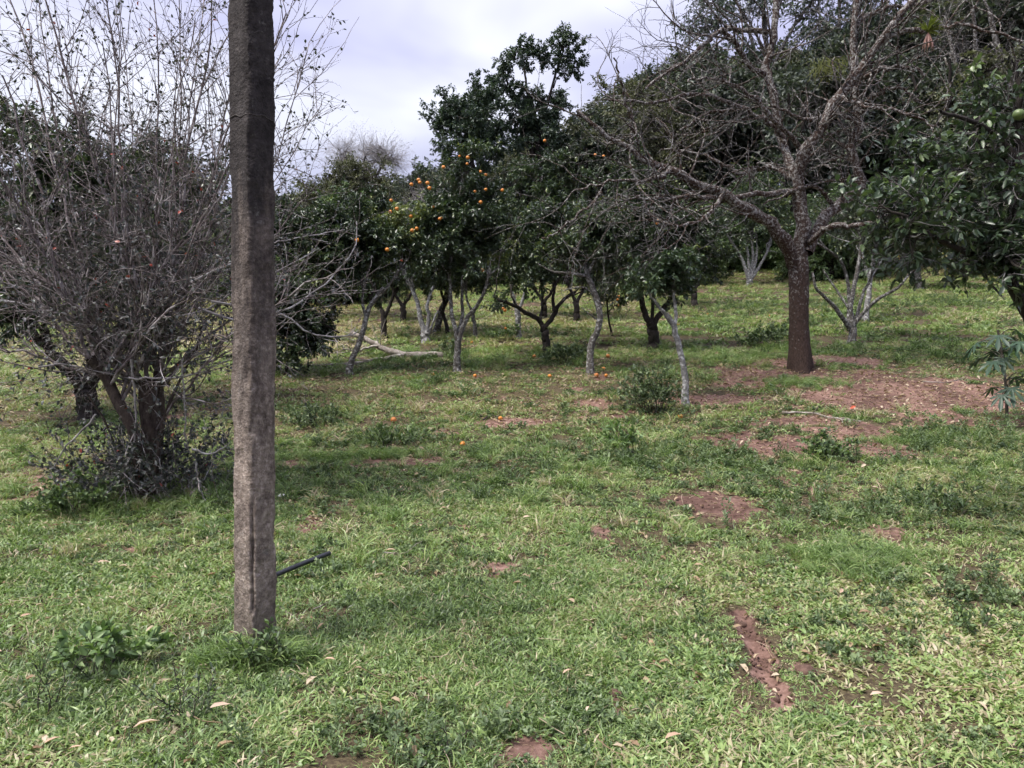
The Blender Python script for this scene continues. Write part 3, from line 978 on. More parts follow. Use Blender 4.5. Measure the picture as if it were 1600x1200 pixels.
# ------------------------------------------------------------------ trees
def tree_parts(R, root, base, limbs, lim_r, lobes, n2, n3, leafn, leafL, mats, leafW=.45, n1=10, l2=.5, l3=.22, k3=3, fine=False, up2=.05, up3=.02, extra_bare=0, sides=8, seg=8, trunk_noise=.05, loose=.35, var_pow=1.0, names=('trunk', 'crown'), single=0):
    """limbs: list of world polylines (trunk and main limbs), lim_r: (r0,r1) each; lobes: (centre, (rx,ry,rz)) of the leafy crown.
    Returns leaf positions."""
    base = np.asarray(base)
    trunk_mat, twig_mat, leaf_m = mats
    mbT, mbW, mbL = MB(), MB(), MB()
    npt = 14
    LP = np.array([catmull(l, npt) for l in limbs])
    for i in range(len(LP)):
        jit = R.normal(size=(npt, 3)) * lim_r[i][0] * .12
        jit[0] = 0
        LP[i] += jit
    LR = np.array([np.linspace(a, b, npt) for a, b in lim_r])
    # root flare on the first limb
    LR[0] *= 1 + .45 * np.exp(-np.arange(npt) / 0.9)
    LP[0, 0, 2] -= .12
    tubes(mbT, LP, LR, sides, trunk_noise, R)
    ends = []
    # secondary limbs reach for the lobes
    if lobes:
        vol = np.array([l[1][0] * l[1][1] * l[1][2] for l in lobes]); vol = vol ** .7 / (vol ** .7).sum()
        li = R.choice(len(lobes), n1, p=vol)
        C = np.array([lobes[i][0] for i in li]); RR = np.array([lobes[i][1] for i in li])
        u = norm(R.normal(size=(n1, 3)))
        E = C + RR * u * R.uniform(.25, .85, n1)[:, None]
        S, D, RS = [], [], []
        tips = LP[:, int(npt * .55):].reshape(-1, 3); tr = LR[:, int(npt * .55):].reshape(-1)
        tt = norm(np.gradient(LP, axis=1))[:, int(npt * .55):].reshape(-1, 3)
        for e in E:
            dist = np.linalg.norm(tips - e, axis=1) + 0.6 * np.clip(tips[:, 2] - e[2], 0, 9)
            k = R.choice(np.argsort(dist)[:6])
            S.append(tips[k]); D.append(tt[k]); RS.append(tr[k])
        S = np.array(S); D = np.array(D); RS = np.array(RS)
        dist = np.linalg.norm(E - S, axis=1)[:, None]
        ctl = S + D * dist * .45 + np.array([0, 0, .12]) * dist + R.normal(size=S.shape) * .12 * dist
        t = np.linspace(0, 1, seg)[None, :, None]
        L1 = S[:, None] * (1 - t) ** 2 + 2 * ctl[:, None] * t * (1 - t) + E[:, None] * t * t
        L1[:, 1:-1] += R.normal(size=(n1, seg - 2, 3)) * .03 * dist[:, None]
        R1 = np.linspace(1, .3, seg)[None] * np.clip(RS * .6, .008, .05)[:, None]
        tubes(mbT, L1, R1, 5)
    else:
        L1, R1 = None, None
    if L1 is not None:
        allP, allR = L1, R1
    else:
        # resample the limbs
        allP, allR = LP[:, ::2][:, :seg] if LP.shape[1] >= 2 * seg else LP, None
        allR = LR[:, ::2][:, :seg] if LP.shape[1] >= 2 * seg else LR
    pos, d, r = spawn(R, allP, allR, n2, .25, 1, (.5, 1.2), .05)
    L2 = grow(R, pos, d, R.uniform(.5, 1.2, n2) * l2, 6, .16, up2)
    R2 = np.linspace(1, .4, 6)[None] * np.clip(r * .5, .004, .014)[:, None]
    tubes(mbW, L2, R2, 4)
    pos, d, r = spawn(R, L2, R2, n3, .2, 1, (.4, 1.1), .04)
    L3 = grow(R, pos, d, R.uniform(.5, 1.2, n3) * l3, 5, .2, up3)
    R3 = np.linspace(1, .5, 5)[None] * np.clip(r * .6, .0025, .006)[:, None]
    tubes(mbW, L3, R3, k3)
    if extra_bare:
        pos, d, r = spawn(R, L2, R2, extra_bare, .3, 1, (.4, 1.0), .1)
        LB = grow(R, pos, d, R.uniform(.6, 1.4, extra_bare) * l2 * .7, 5, .2, .03)
        tubes(mbW, LB, np.linspace(1, .5, 5)[None] * np.full((extra_bare, 1), .005), 3)
    if leafn:
        pos, d, r = spawn(R, L3, R3, leafn, .1, 1, (.5, 1.2), .05)
        pos = pos + R.normal(size=pos.shape) * .01
        nrm = np.array([0, 0, 1.0]) + R.normal(size=pos.shape) * .55
        v = np.clip(R.beta(2, 2.6, leafn) ** var_pow + (fbm(pos[:, 0] * 1.5 + 3, pos[:, 2] * 1.5 + pos[:, 1], 2, 301) - .5) * .5 + .5 * (vnoise(pos[:, 0] * 2.3 + pos[:, 1] * 1.7, pos[:, 2] * 2.3, 307) > .86) + .45 * (R.uniform(0, 1, leafn) > .97), 0, 1)
        if single:
            o = np.argsort(pos[:, 1] + .6 * np.abs(pos[:, 0] / pos[:, 1] - .55) * 9)[:single]
            leaf_objects(root, pos[o], d[o] - np.array([0, 0, loose]), nrm[o], R.uniform(.75, 1.15, single) * leafL, leafW, leaf_m, base, R)
            rest = np.setdiff1d(np.arange(leafn), o)
            pos, d, nrm, v = pos[rest], d[rest], nrm[rest], v[rest]
            leafn = len(rest)
        leaves(mbL, pos, d - np.array([0, 0, loose]), nrm, R.uniform(.65, 1.15, leafn) * leafL, R.uniform(.8, 1.15, leafn) * leafL * leafW, v, fine=fine)
    if root is None:
        return mbT, mbW, mbL
    add_obj(names[0], mbT.mesh(names[0], trunk_mat, base, True), root)
    add_obj('branches', mbW.mesh('branches', twig_mat, base), root)
    if leafn:
        cr_ = add_obj(names[1], mbL.mesh(names[1], leaf_m, base), root)
        if single:
            cr_['kind'] = 'stuff'
    return None


ORANGE = uv_ball('orange', 'orange_peel', .032)
ORANGE_B = uv_ball('orange', 'orange_peel_brown', .04)
GREENF = uv_ball('fruit', 'green_peel', .042)


def px_tree(seed, name, label, cat, base_px, traces, lobes, mats, n1=10, n2=70, n3=420, leafn=5200, leafL=.085, oranges=(), group=None, Y=None, fruit=None, full=1.22, **kw):
    """traces: (list of (px,py[,dY]), r0, r1); the first starts at the base. lobes: (px,py,rx_px,rz_px,dY[,ry_m])"""
    R = np.random.default_rng(seed)
    b = on_ground(*base_px) if Y is None else None
    if b is None:
        p = P(base_px[0], base_px[1], Y)
        b = np.array([p[0], Y, float(H(p[0], Y))])
    Yb = b[1]
    limbs, rads = [], []
    for tr, r0, r1 in traces:
        q = [P(t[0], t[1], Yb + (t[2] if len(t) > 2 else 0)) for t in tr]
        limbs.append(q); rads.append((r0, r1))
    limbs[0][0] = b.copy()
    lb = []
    for l in lobes:
        c = P(l[0], l[1], Yb + l[4])
        s = (Yb + l[4]) / FPX
        g_ = 1.0 if len(l) > 5 else full
        lb.append((c, (l[2] * s * g_, l[5] if len(l) > 5 else .8 * l[2] * s * g_, l[3] * s * g_)))
    root = thing(name, label, cat, b, group)
    tree_parts(R, root, b, limbs, rads, lb, int(n2 * 1.25), int(n3 * 1.3), leafn if kw.get('single') else int(leafn * 1.4), leafL, mats, n1=int(n1 * 1.3), **kw)
    for (ox, oy, dY) in oranges:
        w = P(ox, oy, Yb + dY) - b
        add_obj('orange', fruit or ORANGE, root, tuple(w), (R.uniform(-.4, .4), R.uniform(-.4, .4), R.uniform(0, 6)), R.uniform(.75, 1.15))
    return root, b


CM = ('bark_dark', 'twig_citrus', 'citrus_leaf')
CL = ('bark_lichen', 'twig_citrus', 'citrus_leaf')
CW = ('bark_white', 'twig_citrus', 'citrus_leaf')

# --- the bare brown tree standing on the soil patch
R = np.random.default_rng(40)
mb_ = on_ground(1250, 578)
Ym = mb_[1]
TR = [([(1250, 580), (1249, 530), (1248, 480), (1248, 430), (1246, 395)], .155, .165),
      ([(1248, 400), (1252, 340), (1248, 285), (1256, 240, -.2), (1284, 197, -.3), (1310, 150, -.3), (1350, 100, -.3), (1378, 55, -.4), (1420, 5, -.5), (1480, -60, -.5)], .125, .04),
      ([(1262, 395), (1285, 348, .2), (1315, 318, .4), (1344, 286, .4), (1328, 235, .4), (1340, 190, .4), (1332, 120, .4), (1331, 30, .4), (1338, -60, .5)], .10, .05),
      ([(1250, 300), (1228, 225, .5), (1198, 122, .6), (1206, 55, .6), (1222, -50, .7)], .085, .05),
      ([(1240, 415), (1222, 372, -.3), (1194, 340, -.5), (1150, 320, -.7), (1130, 302, -.8), (1085, 288, -.9), (1050, 265, -1), (1010, 252, -1.1), (980, 224, -1.1), (940, 203, -1.2), (900, 172, -1.2)], .115, .025),
      ([(1244, 300), (1190, 303, -.5), (1130, 306, -.8), (1080, 302, -1), (1020, 310, -1.2), (975, 305, -1.3)], .05, .014),
      ([(1246, 285), (1200, 255, .3), (1155, 268, .6), (1100, 240, .8), (1040, 235, 1)], .05, .014),
      ([(1196, 118, .6), (1165, 95, .3), (1146, 66, .1), (1128, 48, 0), (1100, 66, -.2), (1060, 95, -.4), (1005, 132, -.6)], .05, .014),
      ([(1205, 50, .6), (1150, 42, .6), (1118, 52, .4), (1090, 80, .3), (1040, 112, .2)], .045, .012),
      ([(1160, 170, .2), (1120, 152, 0), (1070, 144, -.2), (1010, 156, -.5), (950, 150, -.6)], .04, .012),
      ([(1225, 215, .4), (1195, 185, .3), (1160, 165, .2), (1110, 175, .3), (1060, 200, .3)], .045, .014),
      ([(1256, 240), (1215, 195, -.6), (1170, 150, -.9), (1120, 125, -1.1), (1070, 130, -1.3)], .045, .012),
      ([(1335, 125, .4), (1372, 108, .1), (1410, 105, -.2), (1444, 116, -.3)], .045, .02),
      ([(1338, 178, .4), (1370, 150, 0), (1405, 142, -.2), (1445, 158, -.3)], .04, .016),
      ([(1372, 70, -.3), (1415, 50, -.5), (1460, 42, -.6), (1520, 40, -.8), (1600, 62, -1)], .045, .016),
      ([(1338, 190, .4), (1310, 178, .0), (1275, 186, -.3), (1240, 184, -.5), (1200, 172, -.7)], .045, .014),
      ([(1300, 320, .3), (1268, 292, 0), (1240, 300, -.3), (1200, 315, -.5)], .035, .012),
      ([(1262, 380), (1300, 350, -.6), (1350, 345, -.9), (1400, 320, -1.1), (1440, 330, -1.2)], .05, .014),
      ([(1330, 40, .4), (1380, 15, .6), (1440, 8, .8), (1500, -20, 1)], .04, .012),
      ([(1310, 150, -.3), (1340, 165, -.6), (1400, 175, -.9), (1460, 200, -1)], .035, .012),
      ([(1050, 265, -1), (1020, 285, -1.4), (960, 290, -1.6), (900, 310, -1.7)], .035, .01),
      ([(985, 228, -1.1), (985, 190, -1.2), (970, 150, -1.3), (960, 100, -1.4)], .03, .01),
      ([(1130, 302, -.8), (1110, 330, -1.3), (1060, 350, -1.6), (1010, 330, -1.7)], .03, .01),
      ([(940, 300, -1.4), (905, 340, -1.5), (880, 370, -1.5), (850, 385, -1.5)], .02, .008)]
limbs = [[P(t[0], t[1], Ym + (t[2] if len(t) > 2 else 0)) for t in tr] for tr, a, c in TR]
limbs[0][0] = mb_.copy()
root = thing('bare_tree', 'large leafless brown-trunked tree standing on the bare reddish soil', 'tree', mb_)
mbT, mbB, mbW = MB(), MB(), MB()
LP = np.array([catmull(l, 24) for l in limbs]); LR = np.array([np.linspace(a, c, 24) for _, a, c in TR])
LR[1:] = LR[1:] * 1.03 + .003
LP[1:, 1:] += .5 * np.cumsum(R.normal(size=LP[1:, 1:].shape) * .02, axis=1) + R.normal(size=LP[1:, 1:].shape) * .018
LR[0] *= 1 + .55 * np.exp(-np.arange(24) / 2.6); LP[0, 0, 2] -= .15
LR[1:] *= 1 + .08 * R.normal(size=LR[1:].shape)
LR[0] *= 1 + .02 * R.normal(size=24)
tq = catmull([LP[0, i] for i in range(0, 24, 3)] + [LP[0, 23]], 90)
tr_ = np.interp(np.linspace(0, 23, 90), np.arange(24), LR[0])
ang = np.arange(32) / 32 * 2 * np.pi
A_, Z_ = np.meshgrid(ang, np.linspace(0, 1.9, 90))
flare = np.exp(-Z_ / .22)
rg = tr_[:, None] * (1 + .10 * (fbm(np.cos(A_) * 3 + 7, np.sin(A_) * 3 + Z_ * .9, 4, 501) - .5) + .16 * (fbm(A_ / 6.2832 * 16, Z_ * 4, 4, 511) - .5) + .3 * flare * np.sin(A_ * 3 + 1.1 + np.sin(A_)))
tv = np.stack([tq[:, 0][:, None] + rg * np.cos(A_), tq[:, 1][:, None] + rg * np.sin(A_), np.broadcast_to(tq[:, 2][:, None], A_.shape)], -1)
ii = np.arange(89)[:, None] * 32; jj = np.arange(32)[None, :]; j2 = (jj + 1) % 32
mbT.add(tv.reshape(-1, 3), np.concatenate([np.stack([ii + jj, ii + j2, ii + j2 + 32], -1).reshape(-1, 3), np.stack([ii + jj, ii + j2 + 32, ii + jj + 32], -1).reshape(-1, 3)]))
for i in range(1, len(LP)):
    ml = MB()
    tubes(ml, LP[i:i + 1], LR[i:i + 1], 8, .06, R)
    add_obj('limb', ml.mesh('limb', 'bark_bare_tree', mb_, True), root)
p, d, r = spawn(R, LP[1:], LR[1:], 210, .2, 1, (.6, 1.4), .1)
L2 = grow(R, p, d, R.uniform(.6, 2.0, 210), 10, .15, .02)
R2 = np.linspace(1, .35, 10)[None] * np.clip(r * .5, .009, .02)[:, None]
tubes(mbB, L2, R2, 5)
p, d, r = spawn(R, L2, R2, 900, .1, 1, (.5, 1.1), .0)
L3 = grow(R, p, d, R.uniform(.3, .95, 900), 8, .17, -.01)
R3 = np.linspace(1, .45, 8)[None] * np.clip(r * .6, .0045, .009)[:, None]
tubes(mbW, L3, R3, 4)
p, d, r = spawn(R, L3, R3, 1300, .2, 1, (.5, 1.2), .02)
L4 = grow(R, p, d, R.uniform(.08, .32, 1300), 4, .2, .02)
tubes(mbW, L4, np.linspace(1, .5, 4)[None] * np.full((1300, 1), .0036), 3)
add_obj('trunk', mbT.mesh('trunk', 'bark_bare_tree', mb_, True), root)
add_obj('branches', mbB.mesh('branches', 'bark_bare_tree', mb_, True), root)
add_obj('twigs', mbW.mesh('twigs', 'twig_grey', mb_), root)
BARE_LIMBS = LP
# hanging moss on one limb
mbm = MB()
c = P(1305, 100, Ym - .1)
n = 150
st = np.array([P(R.uniform(1268, 1322), R.uniform(88, 108), Ym + R.uniform(-.1, .2)) for _ in range(n)])
mo = grow(R, st, np.array([[0, 0, -1.0]]) + R.normal(size=(n, 3)) * .4, R.uniform(.12, .35, n), 5, .25, -.25)
tubes(mbm, mo, np.full((n, 5), .004), 3)
add_obj('hanging_moss', mbm.mesh('hanging_moss', 'moss_strand', mb_), root)

# bromeliad perched on the upper right limb
bc = P(1450, 50, Ym - .55)
R = np.random.default_rng(41)
mbb = MB()
n = 60
az = R.uniform(0, 6.28, n); el = R.uniform(.1, 1.3, n)
d = np.stack([np.cos(az) * np.cos(el), np.sin(az) * np.cos(el), np.sin(el)], 1)
leaves(mbb, np.zeros((n, 3)), d, np.array([0, 0, 1.0]) + R.normal(size=(n, 3)) * .2, R.uniform(.18, .32, n), R.uniform(.02, .03, n), R.uniform(0, .48, n), droop=.35, fine=True)
n = 50
az = R.uniform(0, 6.28, n)
d = np.stack([np.cos(az) * .45, np.sin(az) * .45, -np.ones(n)], 1)
leaves(mbb, np.zeros((n, 3)), d, np.stack([np.cos(az), np.sin(az), np.full(n, .3)], 1), R.uniform(.16, .34, n), R.uniform(.015, .024, n), R.uniform(.55, 1, n), droop=.1, fine=True)
bo = tag(add_obj('bromeliad', mbb.mesh('bromeliad', 'bromeliad_leaf'), None, tuple(bc)), 'spiky bromeliad with hanging dead pinkish leaves perched high on the bare tree', 'bromeliad')

# --- citrus trees of the orchard
px_tree(51, 'orange_tree', 'dark dense orange tree with V-forked trunk behind the twiggy shrub', 'tree', (140, 655),
        [([(140, 655), (135, 620), (130, 600)], .14, .13), ([(130, 605), (105, 575, -.2), (75, 545, -.4), (40, 510, -.5)], .10, .05), ([(136, 610), (148, 570, .2), (150, 530, .3), (140, 470, .4)], .11, .06), ([(145, 595), (160, 575), (182, 545), (190, 500), (200, 440)], .07, .04)],
        [(80, 310, 140, 130, .3), (240, 330, 120, 120, .6), (100, 215, 110, 60, .4), (-20, 340, 120, 140, 0), (240, 250, 80, 50, .6), (330, 400, 90, 110, .3), (10, 430, 110, 120, -.2), (150, 240, 130, 75, .5), (180, 430, 150, 90, .2), (20, 260, 90, 90, .3), (290, 300, 80, 80, .8), (60, 480, 100, 60, -.4), (300, 490, 70, 50, .2)], CM, n1=64, n2=420, n3=3400, leafn=42000, leafL=.105, l2=.5, sides=9,
        oranges=[(15, 205, -.6), (28, 260, -.6)], fruit=GREENF)
px_tree(52, 'orange_tree', 'dark orange tree whose foliage skirts down to the ground just beyond the pole', 'tree', (455, 585),
        [([(455, 588), (458, 540), (462, 490)], .10, .08), ([(462, 500), (490, 450, -.2), (520, 410, -.3)], .06, .03), ([(460, 500), (430, 450), (410, 400)], .06, .03)],
        [(450, 500, 75, 80, -.3), (440, 400, 80, 70, 0), (505, 480, 55, 70, -.2), (520, 400, 60, 60, .2), (380, 420, 70, 90, .2), (470, 345, 70, 45, .3), (500, 560, 30, 25, -.3), (450, 550, 60, 35, -.3), (490, 530, 50, 40, -.2), (440, 470, 80, 60, -.2)], CM, n1=30, n2=190, n3=1600, leafn=21000, leafL=.09)
px_tree(53, 'orange_tree', 'thin lichen-whitened leaning orange tree beside the fallen branch', 'tree', (545, 585),
        [([(545, 587), (548, 566), (557, 545), (567, 520), (572, 495), (584, 470), (600, 450)], .055, .04), ([(572, 495), (566, 470), (572, 440)], .03, .02), ([(584, 470), (600, 455), (612, 440), (625, 420)], .03, .02)],
        [(560, 390, 70, 55, .3), (600, 350, 60, 55, .5), (530, 350, 60, 45, .3)], CL, n1=16, n2=110, n3=1000, leafn=12000, leafL=.085, oranges=[(605, 390, -.7), (558, 375, -.7), (611, 313, -.6), (620, 326, -.6)])
px_tree(54, 'orange_tree', 'small dark Y-trunked orange tree in the bright far meadow', 'tree', (600, 529),
        [([(600, 531), (600, 510), (600, 492)], .075, .07), ([(600, 495), (594, 478), (586, 455)], .06, .03), ([(601, 495), (610, 475), (618, 450)], .05, .03)],
        [(585, 400, 65, 55, .2), (630, 410, 55, 50, .4), (600, 350, 60, 40, .6)], CM, n1=14, n2=100, n3=900, leafn=9500, leafL=.09)
px_tree(55, 'orange_tree', 'pale multi-stemmed orange tree left of the slender forked one', 'tree', (665, 535),
        [([(665, 537), (664, 520)], .10, .09), ([(664, 522), (658, 500), (652, 475), (640, 440)], .065, .04), ([(666, 522), (670, 495), (668, 475), (680, 440)], .05, .03), ([(668, 524), (676, 505), (684, 485)], .04, .02)],
        [(660, 410, 60, 40, .2), (690, 380, 60, 60, .3), (640, 360, 55, 50, .5), (670, 320, 50, 45, .8)], CW, n1=16, n2=110, n3=1000, leafn=10000, leafL=.09)
OR_G = [(677, 323), (742, 299), (759, 296), (785, 297), (718, 244), (731, 246), (730, 256), (751, 268), (759, 273), (693, 261), (654, 281), (656, 285), (668, 286), (671, 294), (643, 288), (751, 316), (642, 338), (651, 357), (644, 360), (687, 342), (691, 340), (610, 331), (753, 422)]
px_tree(56, 'orange_tree', 'tall slender orange tree with a forked pale trunk and many oranges near its top', 'tree', (714, 583),
        [([(714, 585), (714, 555), (716, 530)], .062, .058), ([(715, 532), (708, 500), (704, 465, .1), (703, 425, .1), (708, 370, .1)], .04, .025), ([(717, 530), (728, 500), (745, 477, -.1), (757, 455, -.2), (765, 420, -.2)], .045, .022), ([(715, 528), (722, 490, .2), (722, 440, .3), (735, 380, .3)], .035, .02)],
        [(715, 400, 70, 55, 0), (770, 380, 60, 60, .2), (740, 300, 65, 65, .3), (690, 310, 55, 60, .2), (745, 255, 45, 40, .3), (660, 360, 45, 45, .2)], CL, n1=24, n2=170, n3=1500, leafn=18000, leafL=.085,
        oranges=[(x, y, -.05 - .15 * (i % 4)) for i, (x, y) in enumerate(OR_G)])
px_tree(57, 'orange_tree', 'dark orange tree with wide low forks in the middle of the orchard', 'tree', (855, 552),
        [([(856, 554), (853, 530), (850, 512)], .085, .075), ([(850, 514), (842, 500), (825, 490, -.2), (805, 478, -.4), (785, 470, -.5)], .055, .03), ([(851, 512), (866, 492, .1), (872, 478, .1), (885, 465, .2), (900, 455, .2)], .055, .03), ([(866, 486), (864, 465), (870, 440)], .04, .02), ([(844, 500), (848, 475, .3), (845, 440, .3)], .035, .02)],
        [(800, 430, 65, 35, -.3), (850, 400, 75, 60, .1), (900, 420, 55, 40, .2), (840, 330, 75, 60, .4), (880, 280, 50, 60, .6), (820, 260, 40, 40, .6), (790, 475, 22, 22, -.4)], CM, n1=26, n2=180, n3=1500, leafn=19000, leafL=.09,
        oranges=[(851, 220, -.5), (789, 485, -.9), (786, 482, -.85), (790, 513, -.9), (943, 244, -.2), (930, 242, -.2)])
px_tree(58, 'orange_tree', 'straight white-trunked orange tree behind the wide-forked dark one', 'tree', (811, 530),
        [([(811, 532), (810, 510), (809, 485)], .07, .065), ([(809, 487), (802, 465), (798, 440)], .05, .03), ([(809, 487), (818, 465), (822, 440)], .04, .03)],
        [(800, 400, 60, 45, .3), (825, 360, 50, 50, .5)], CW, n1=10, n2=80, n3=700, leafn=7500, leafL=.09)
px_tree(59, 'orange_tree', 'crooked lichen-spotted orange tree with an S-bent trunk', 'tree', (923, 585),
        [([(923, 587), (922, 560), (924, 535), (933, 515), (937, 490), (930, 462), (922, 442), (916, 425)], .062, .05), ([(918, 432), (900, 428, -.1), (880, 426, -.2), (862, 424, -.2), (840, 412, -.3)], .03, .012), ([(930, 465), (915, 450, -.1), (895, 450, -.2), (880, 455, -.2)], .016, .008), ([(934, 500), (920, 490, -.1), (908, 480, -.2)], .014, .006), ([(916, 425), (912, 395, .1), (905, 350, .2)], .035, .015), ([(918, 428), (935, 395, .1), (950, 360, .2)], .035, .015)],
        [(930, 370, 50, 50, .2), (895, 380, 35, 40, .1), (960, 400, 40, 40, .2)], CL, n1=12, n2=90, n3=700, leafn=6500, leafL=.085, extra_bare=60)
px_tree(60, 'orange_tree', 'stout dark-trunked orange tree with a broad dense crown of big leaves', 'tree', (1021, 546),
        [([(1021, 549), (1020, 520), (1018, 505)], .115, .11), ([(1017, 508), (1006, 485), (1001, 455), (995, 420)], .075, .04), ([(1022, 506), (1035, 485), (1048, 465), (1062, 440)], .065, .035), ([(1019, 500), (1020, 470), (1022, 420)], .04, .025)],
        [(970, 420, 60, 45, -.1), (1040, 410, 80, 55, -.2), (1000, 340, 85, 65, 0), (1070, 350, 60, 60, 0), (950, 370, 60, 50, .1), (1100, 410, 35, 45, .1), (1010, 290, 60, 40, .2)], CM, n1=30, n2=210, n3=1700, leafn=23000, leafL=.1, oranges=[(1029, 345, -1), (1027, 349, -1)])
px_tree(61, 'orange_tree', 'slender white lichen-covered leaning orange tree nearest the round bush', 'tree', (1072, 632),
        [([(1072, 634), (1070, 600), (1067, 570), (1060, 535), (1052, 508), (1040, 490)], .05, .042), ([(1054, 515), (1056, 490), (1052, 460), (1050, 430)], .03, .016), ([(1040, 490), (1028, 478), (1020, 465)], .03, .012)],
        [(1052, 435, 36, 30, 0), (1030, 450, 30, 20, 0), (1075, 430, 26, 22, .1)], ('bark_white', 'twig_citrus', 'citrus_leaf_bright'), n1=9, n2=60, n3=320, leafn=2600, leafL=.085, l2=.35, l3=.18)
px_tree(62, 'orange_tree', 'low-branching lichen-grey orange tree with arching limbs right of the brown trunk', 'tree', (1330, 537),
        [([(1333, 540), (1332, 515), (1331, 500)], .085, .075), ([(1328, 515), (1312, 490, -.2), (1290, 465, -.3), (1275, 450, -.4), (1270, 425, -.4)], .05, .022), ([(1334, 508), (1350, 487, -.1), (1375, 465, -.3), (1400, 452, -.4), (1418, 432, -.5), (1440, 405, -.5)], .042, .018), ([(1331, 505), (1330, 470), (1338, 430), (1345, 390), (1342, 340)], .055, .03), ([(1326, 505), (1327, 460, .2), (1315, 410, .2), (1285, 385, 0), (1275, 380)], .045, .02), ([(1336, 505), (1348, 460, .3), (1362, 430, .3), (1370, 380, .3)], .04, .02), ([(1325, 480), (1305, 450, .3), (1285, 420, .4)], .03, .015)],
        [(1350, 350, 60, 50, .2), (1310, 350, 45, 40, .3), (1400, 380, 45, 40, 0), (1430, 350, 50, 45, .2)], ('bark_lichen', 'twig_grey', 'citrus_leaf'), n1=20, n2=130, n3=700, leafn=4800, leafL=.085, extra_bare=160)
px_tree(63, 'orange_tree', 'far white multi-stemmed orange tree at the wood edge left of the brown trunk', 'tree', (1171, 446),
        [([(1171, 448), (1171, 438)], .13, .12), ([(1170, 440), (1163, 415), (1152, 392), (1140, 375)], .08, .04), ([(1171, 440), (1170, 410), (1166, 380)], .08, .04), ([(1172, 440), (1180, 410), (1183, 385)], .08, .04), ([(1173, 438), (1190, 410), (1203, 385)], .07, .04), ([(1172, 440), (1176, 400), (1174, 370)], .07, .04)],
        [(1170, 350, 65, 40, -.5), (1130, 370, 50, 40, 0), (1210, 370, 45, 40, 0), (1180, 310, 70, 40, .5)], ('bark_white', 'twig_citrus', 'citrus_leaf'), n1=20, n2=130, n3=800, leafn=7500, leafL=.13, l2=.9, l3=.4)
px_tree(64, 'orange_tree', 'white-trunked orange tree just behind the low-branching one', 'tree', (1352, 502),
        [([(1352, 504), (1356, 470), (1360, 440), (1365, 400)], .075, .05), ([(1360, 440), (1350, 410), (1345, 380)], .04, .02), ([(1362, 430), (1378, 405), (1385, 380)], .04, .02)],
        [(1360, 360, 60, 45, .3), (1400, 340, 50, 45, .5), (1330, 330, 50, 45, .5)], CW, n1=14, n2=90, n3=520, leafn=4800, leafL=.09)
px_tree(65, 'orange_tree', 'far orange tree with a short pale trunk and yellowing leaves', 'tree', (1437, 451),
        [([(1437, 453), (1434, 435), (1432, 420)], .13, .11), ([(1432, 422), (1420, 405), (1405, 390)], .07, .04), ([(1433, 422), (1445, 400), (1455, 385)], .07, .04)],
        [(1410, 380, 60, 35, 0), (1470, 375, 60, 35, 0), (1440, 340, 70, 40, .5), (1530, 390, 50, 40, -.5)], ('bark_lichen', 'twig_citrus', 'citrus_leaf_yellowing'), n1=20, n2=130, n3=800, leafn=7500, leafL=.12, l2=.9, l3=.4, oranges=[(1385, 376, -2.4), (1345, 402, -2)])
px_tree(66, 'orange_tree', 'thin sapling bearing a cluster of four oranges behind the S-bent trunk', 'tree', (957, 525),
        [([(957, 527), (953, 510), (950, 490), (948, 470)], .028, .018), ([(950, 488), (958, 480), (965, 475)], .014, .008)],
        [(950, 455, 22, 24, 0), (938, 480, 14, 18, 0)], CM, n1=6, n2=40, n3=160, leafn=800, leafL=.08, l2=.3, l3=.18, oranges=[(967, 463, -.3), (965, 468, -.34), (968, 471, -.3), (966, 478, -.32)])
px_tree(67, 'orange_tree', 'distant dark-trunked orange tree seen between the crooked and the wide-forked ones', 'tree', (901, 503),
        [([(901, 505), (901, 485), (900, 470)], .085, .075), ([(900, 472), (892, 455), (885, 435)], .05, .03), ([(901, 472), (910, 455), (915, 430)], .05, .03)],
        [(895, 410, 55, 40, .2), (920, 370, 50, 50, .4), (870, 380, 50, 45, .5)], CM, n1=14, n2=90, n3=800, leafn=8500, leafL=.1)
px_tree(68, 'orange_tree', 'pale thin-stemmed orange tree far behind the slender forked one', 'tree', (743, 527),
        [([(743, 529), (741, 505), (738, 485)], .05, .04), ([(739, 490), (748, 475), (755, 455)], .03, .02), ([(739, 488), (730, 470), (728, 445)], .03, .02)],
        [(740, 420, 50, 40, .3), (700, 410, 45, 45, .4)], CL, n1=10, n2=70, n3=600, leafn=6500, leafL=.09)
px_tree(69, 'orange_tree', 'sinuous dark-stemmed small orange tree behind the forked pale trunk', 'tree', (700, 522),
        [([(700, 524), (697, 505), (692, 490), (694, 475), (690, 455)], .05, .03), ([(694, 480), (702, 465), (708, 445)], .03, .02)],
        [(690, 420, 45, 40, .2), (715, 400, 40, 40, .3)], CM, n1=9, n2=60, n3=500, leafn=5000, leafL=.09)

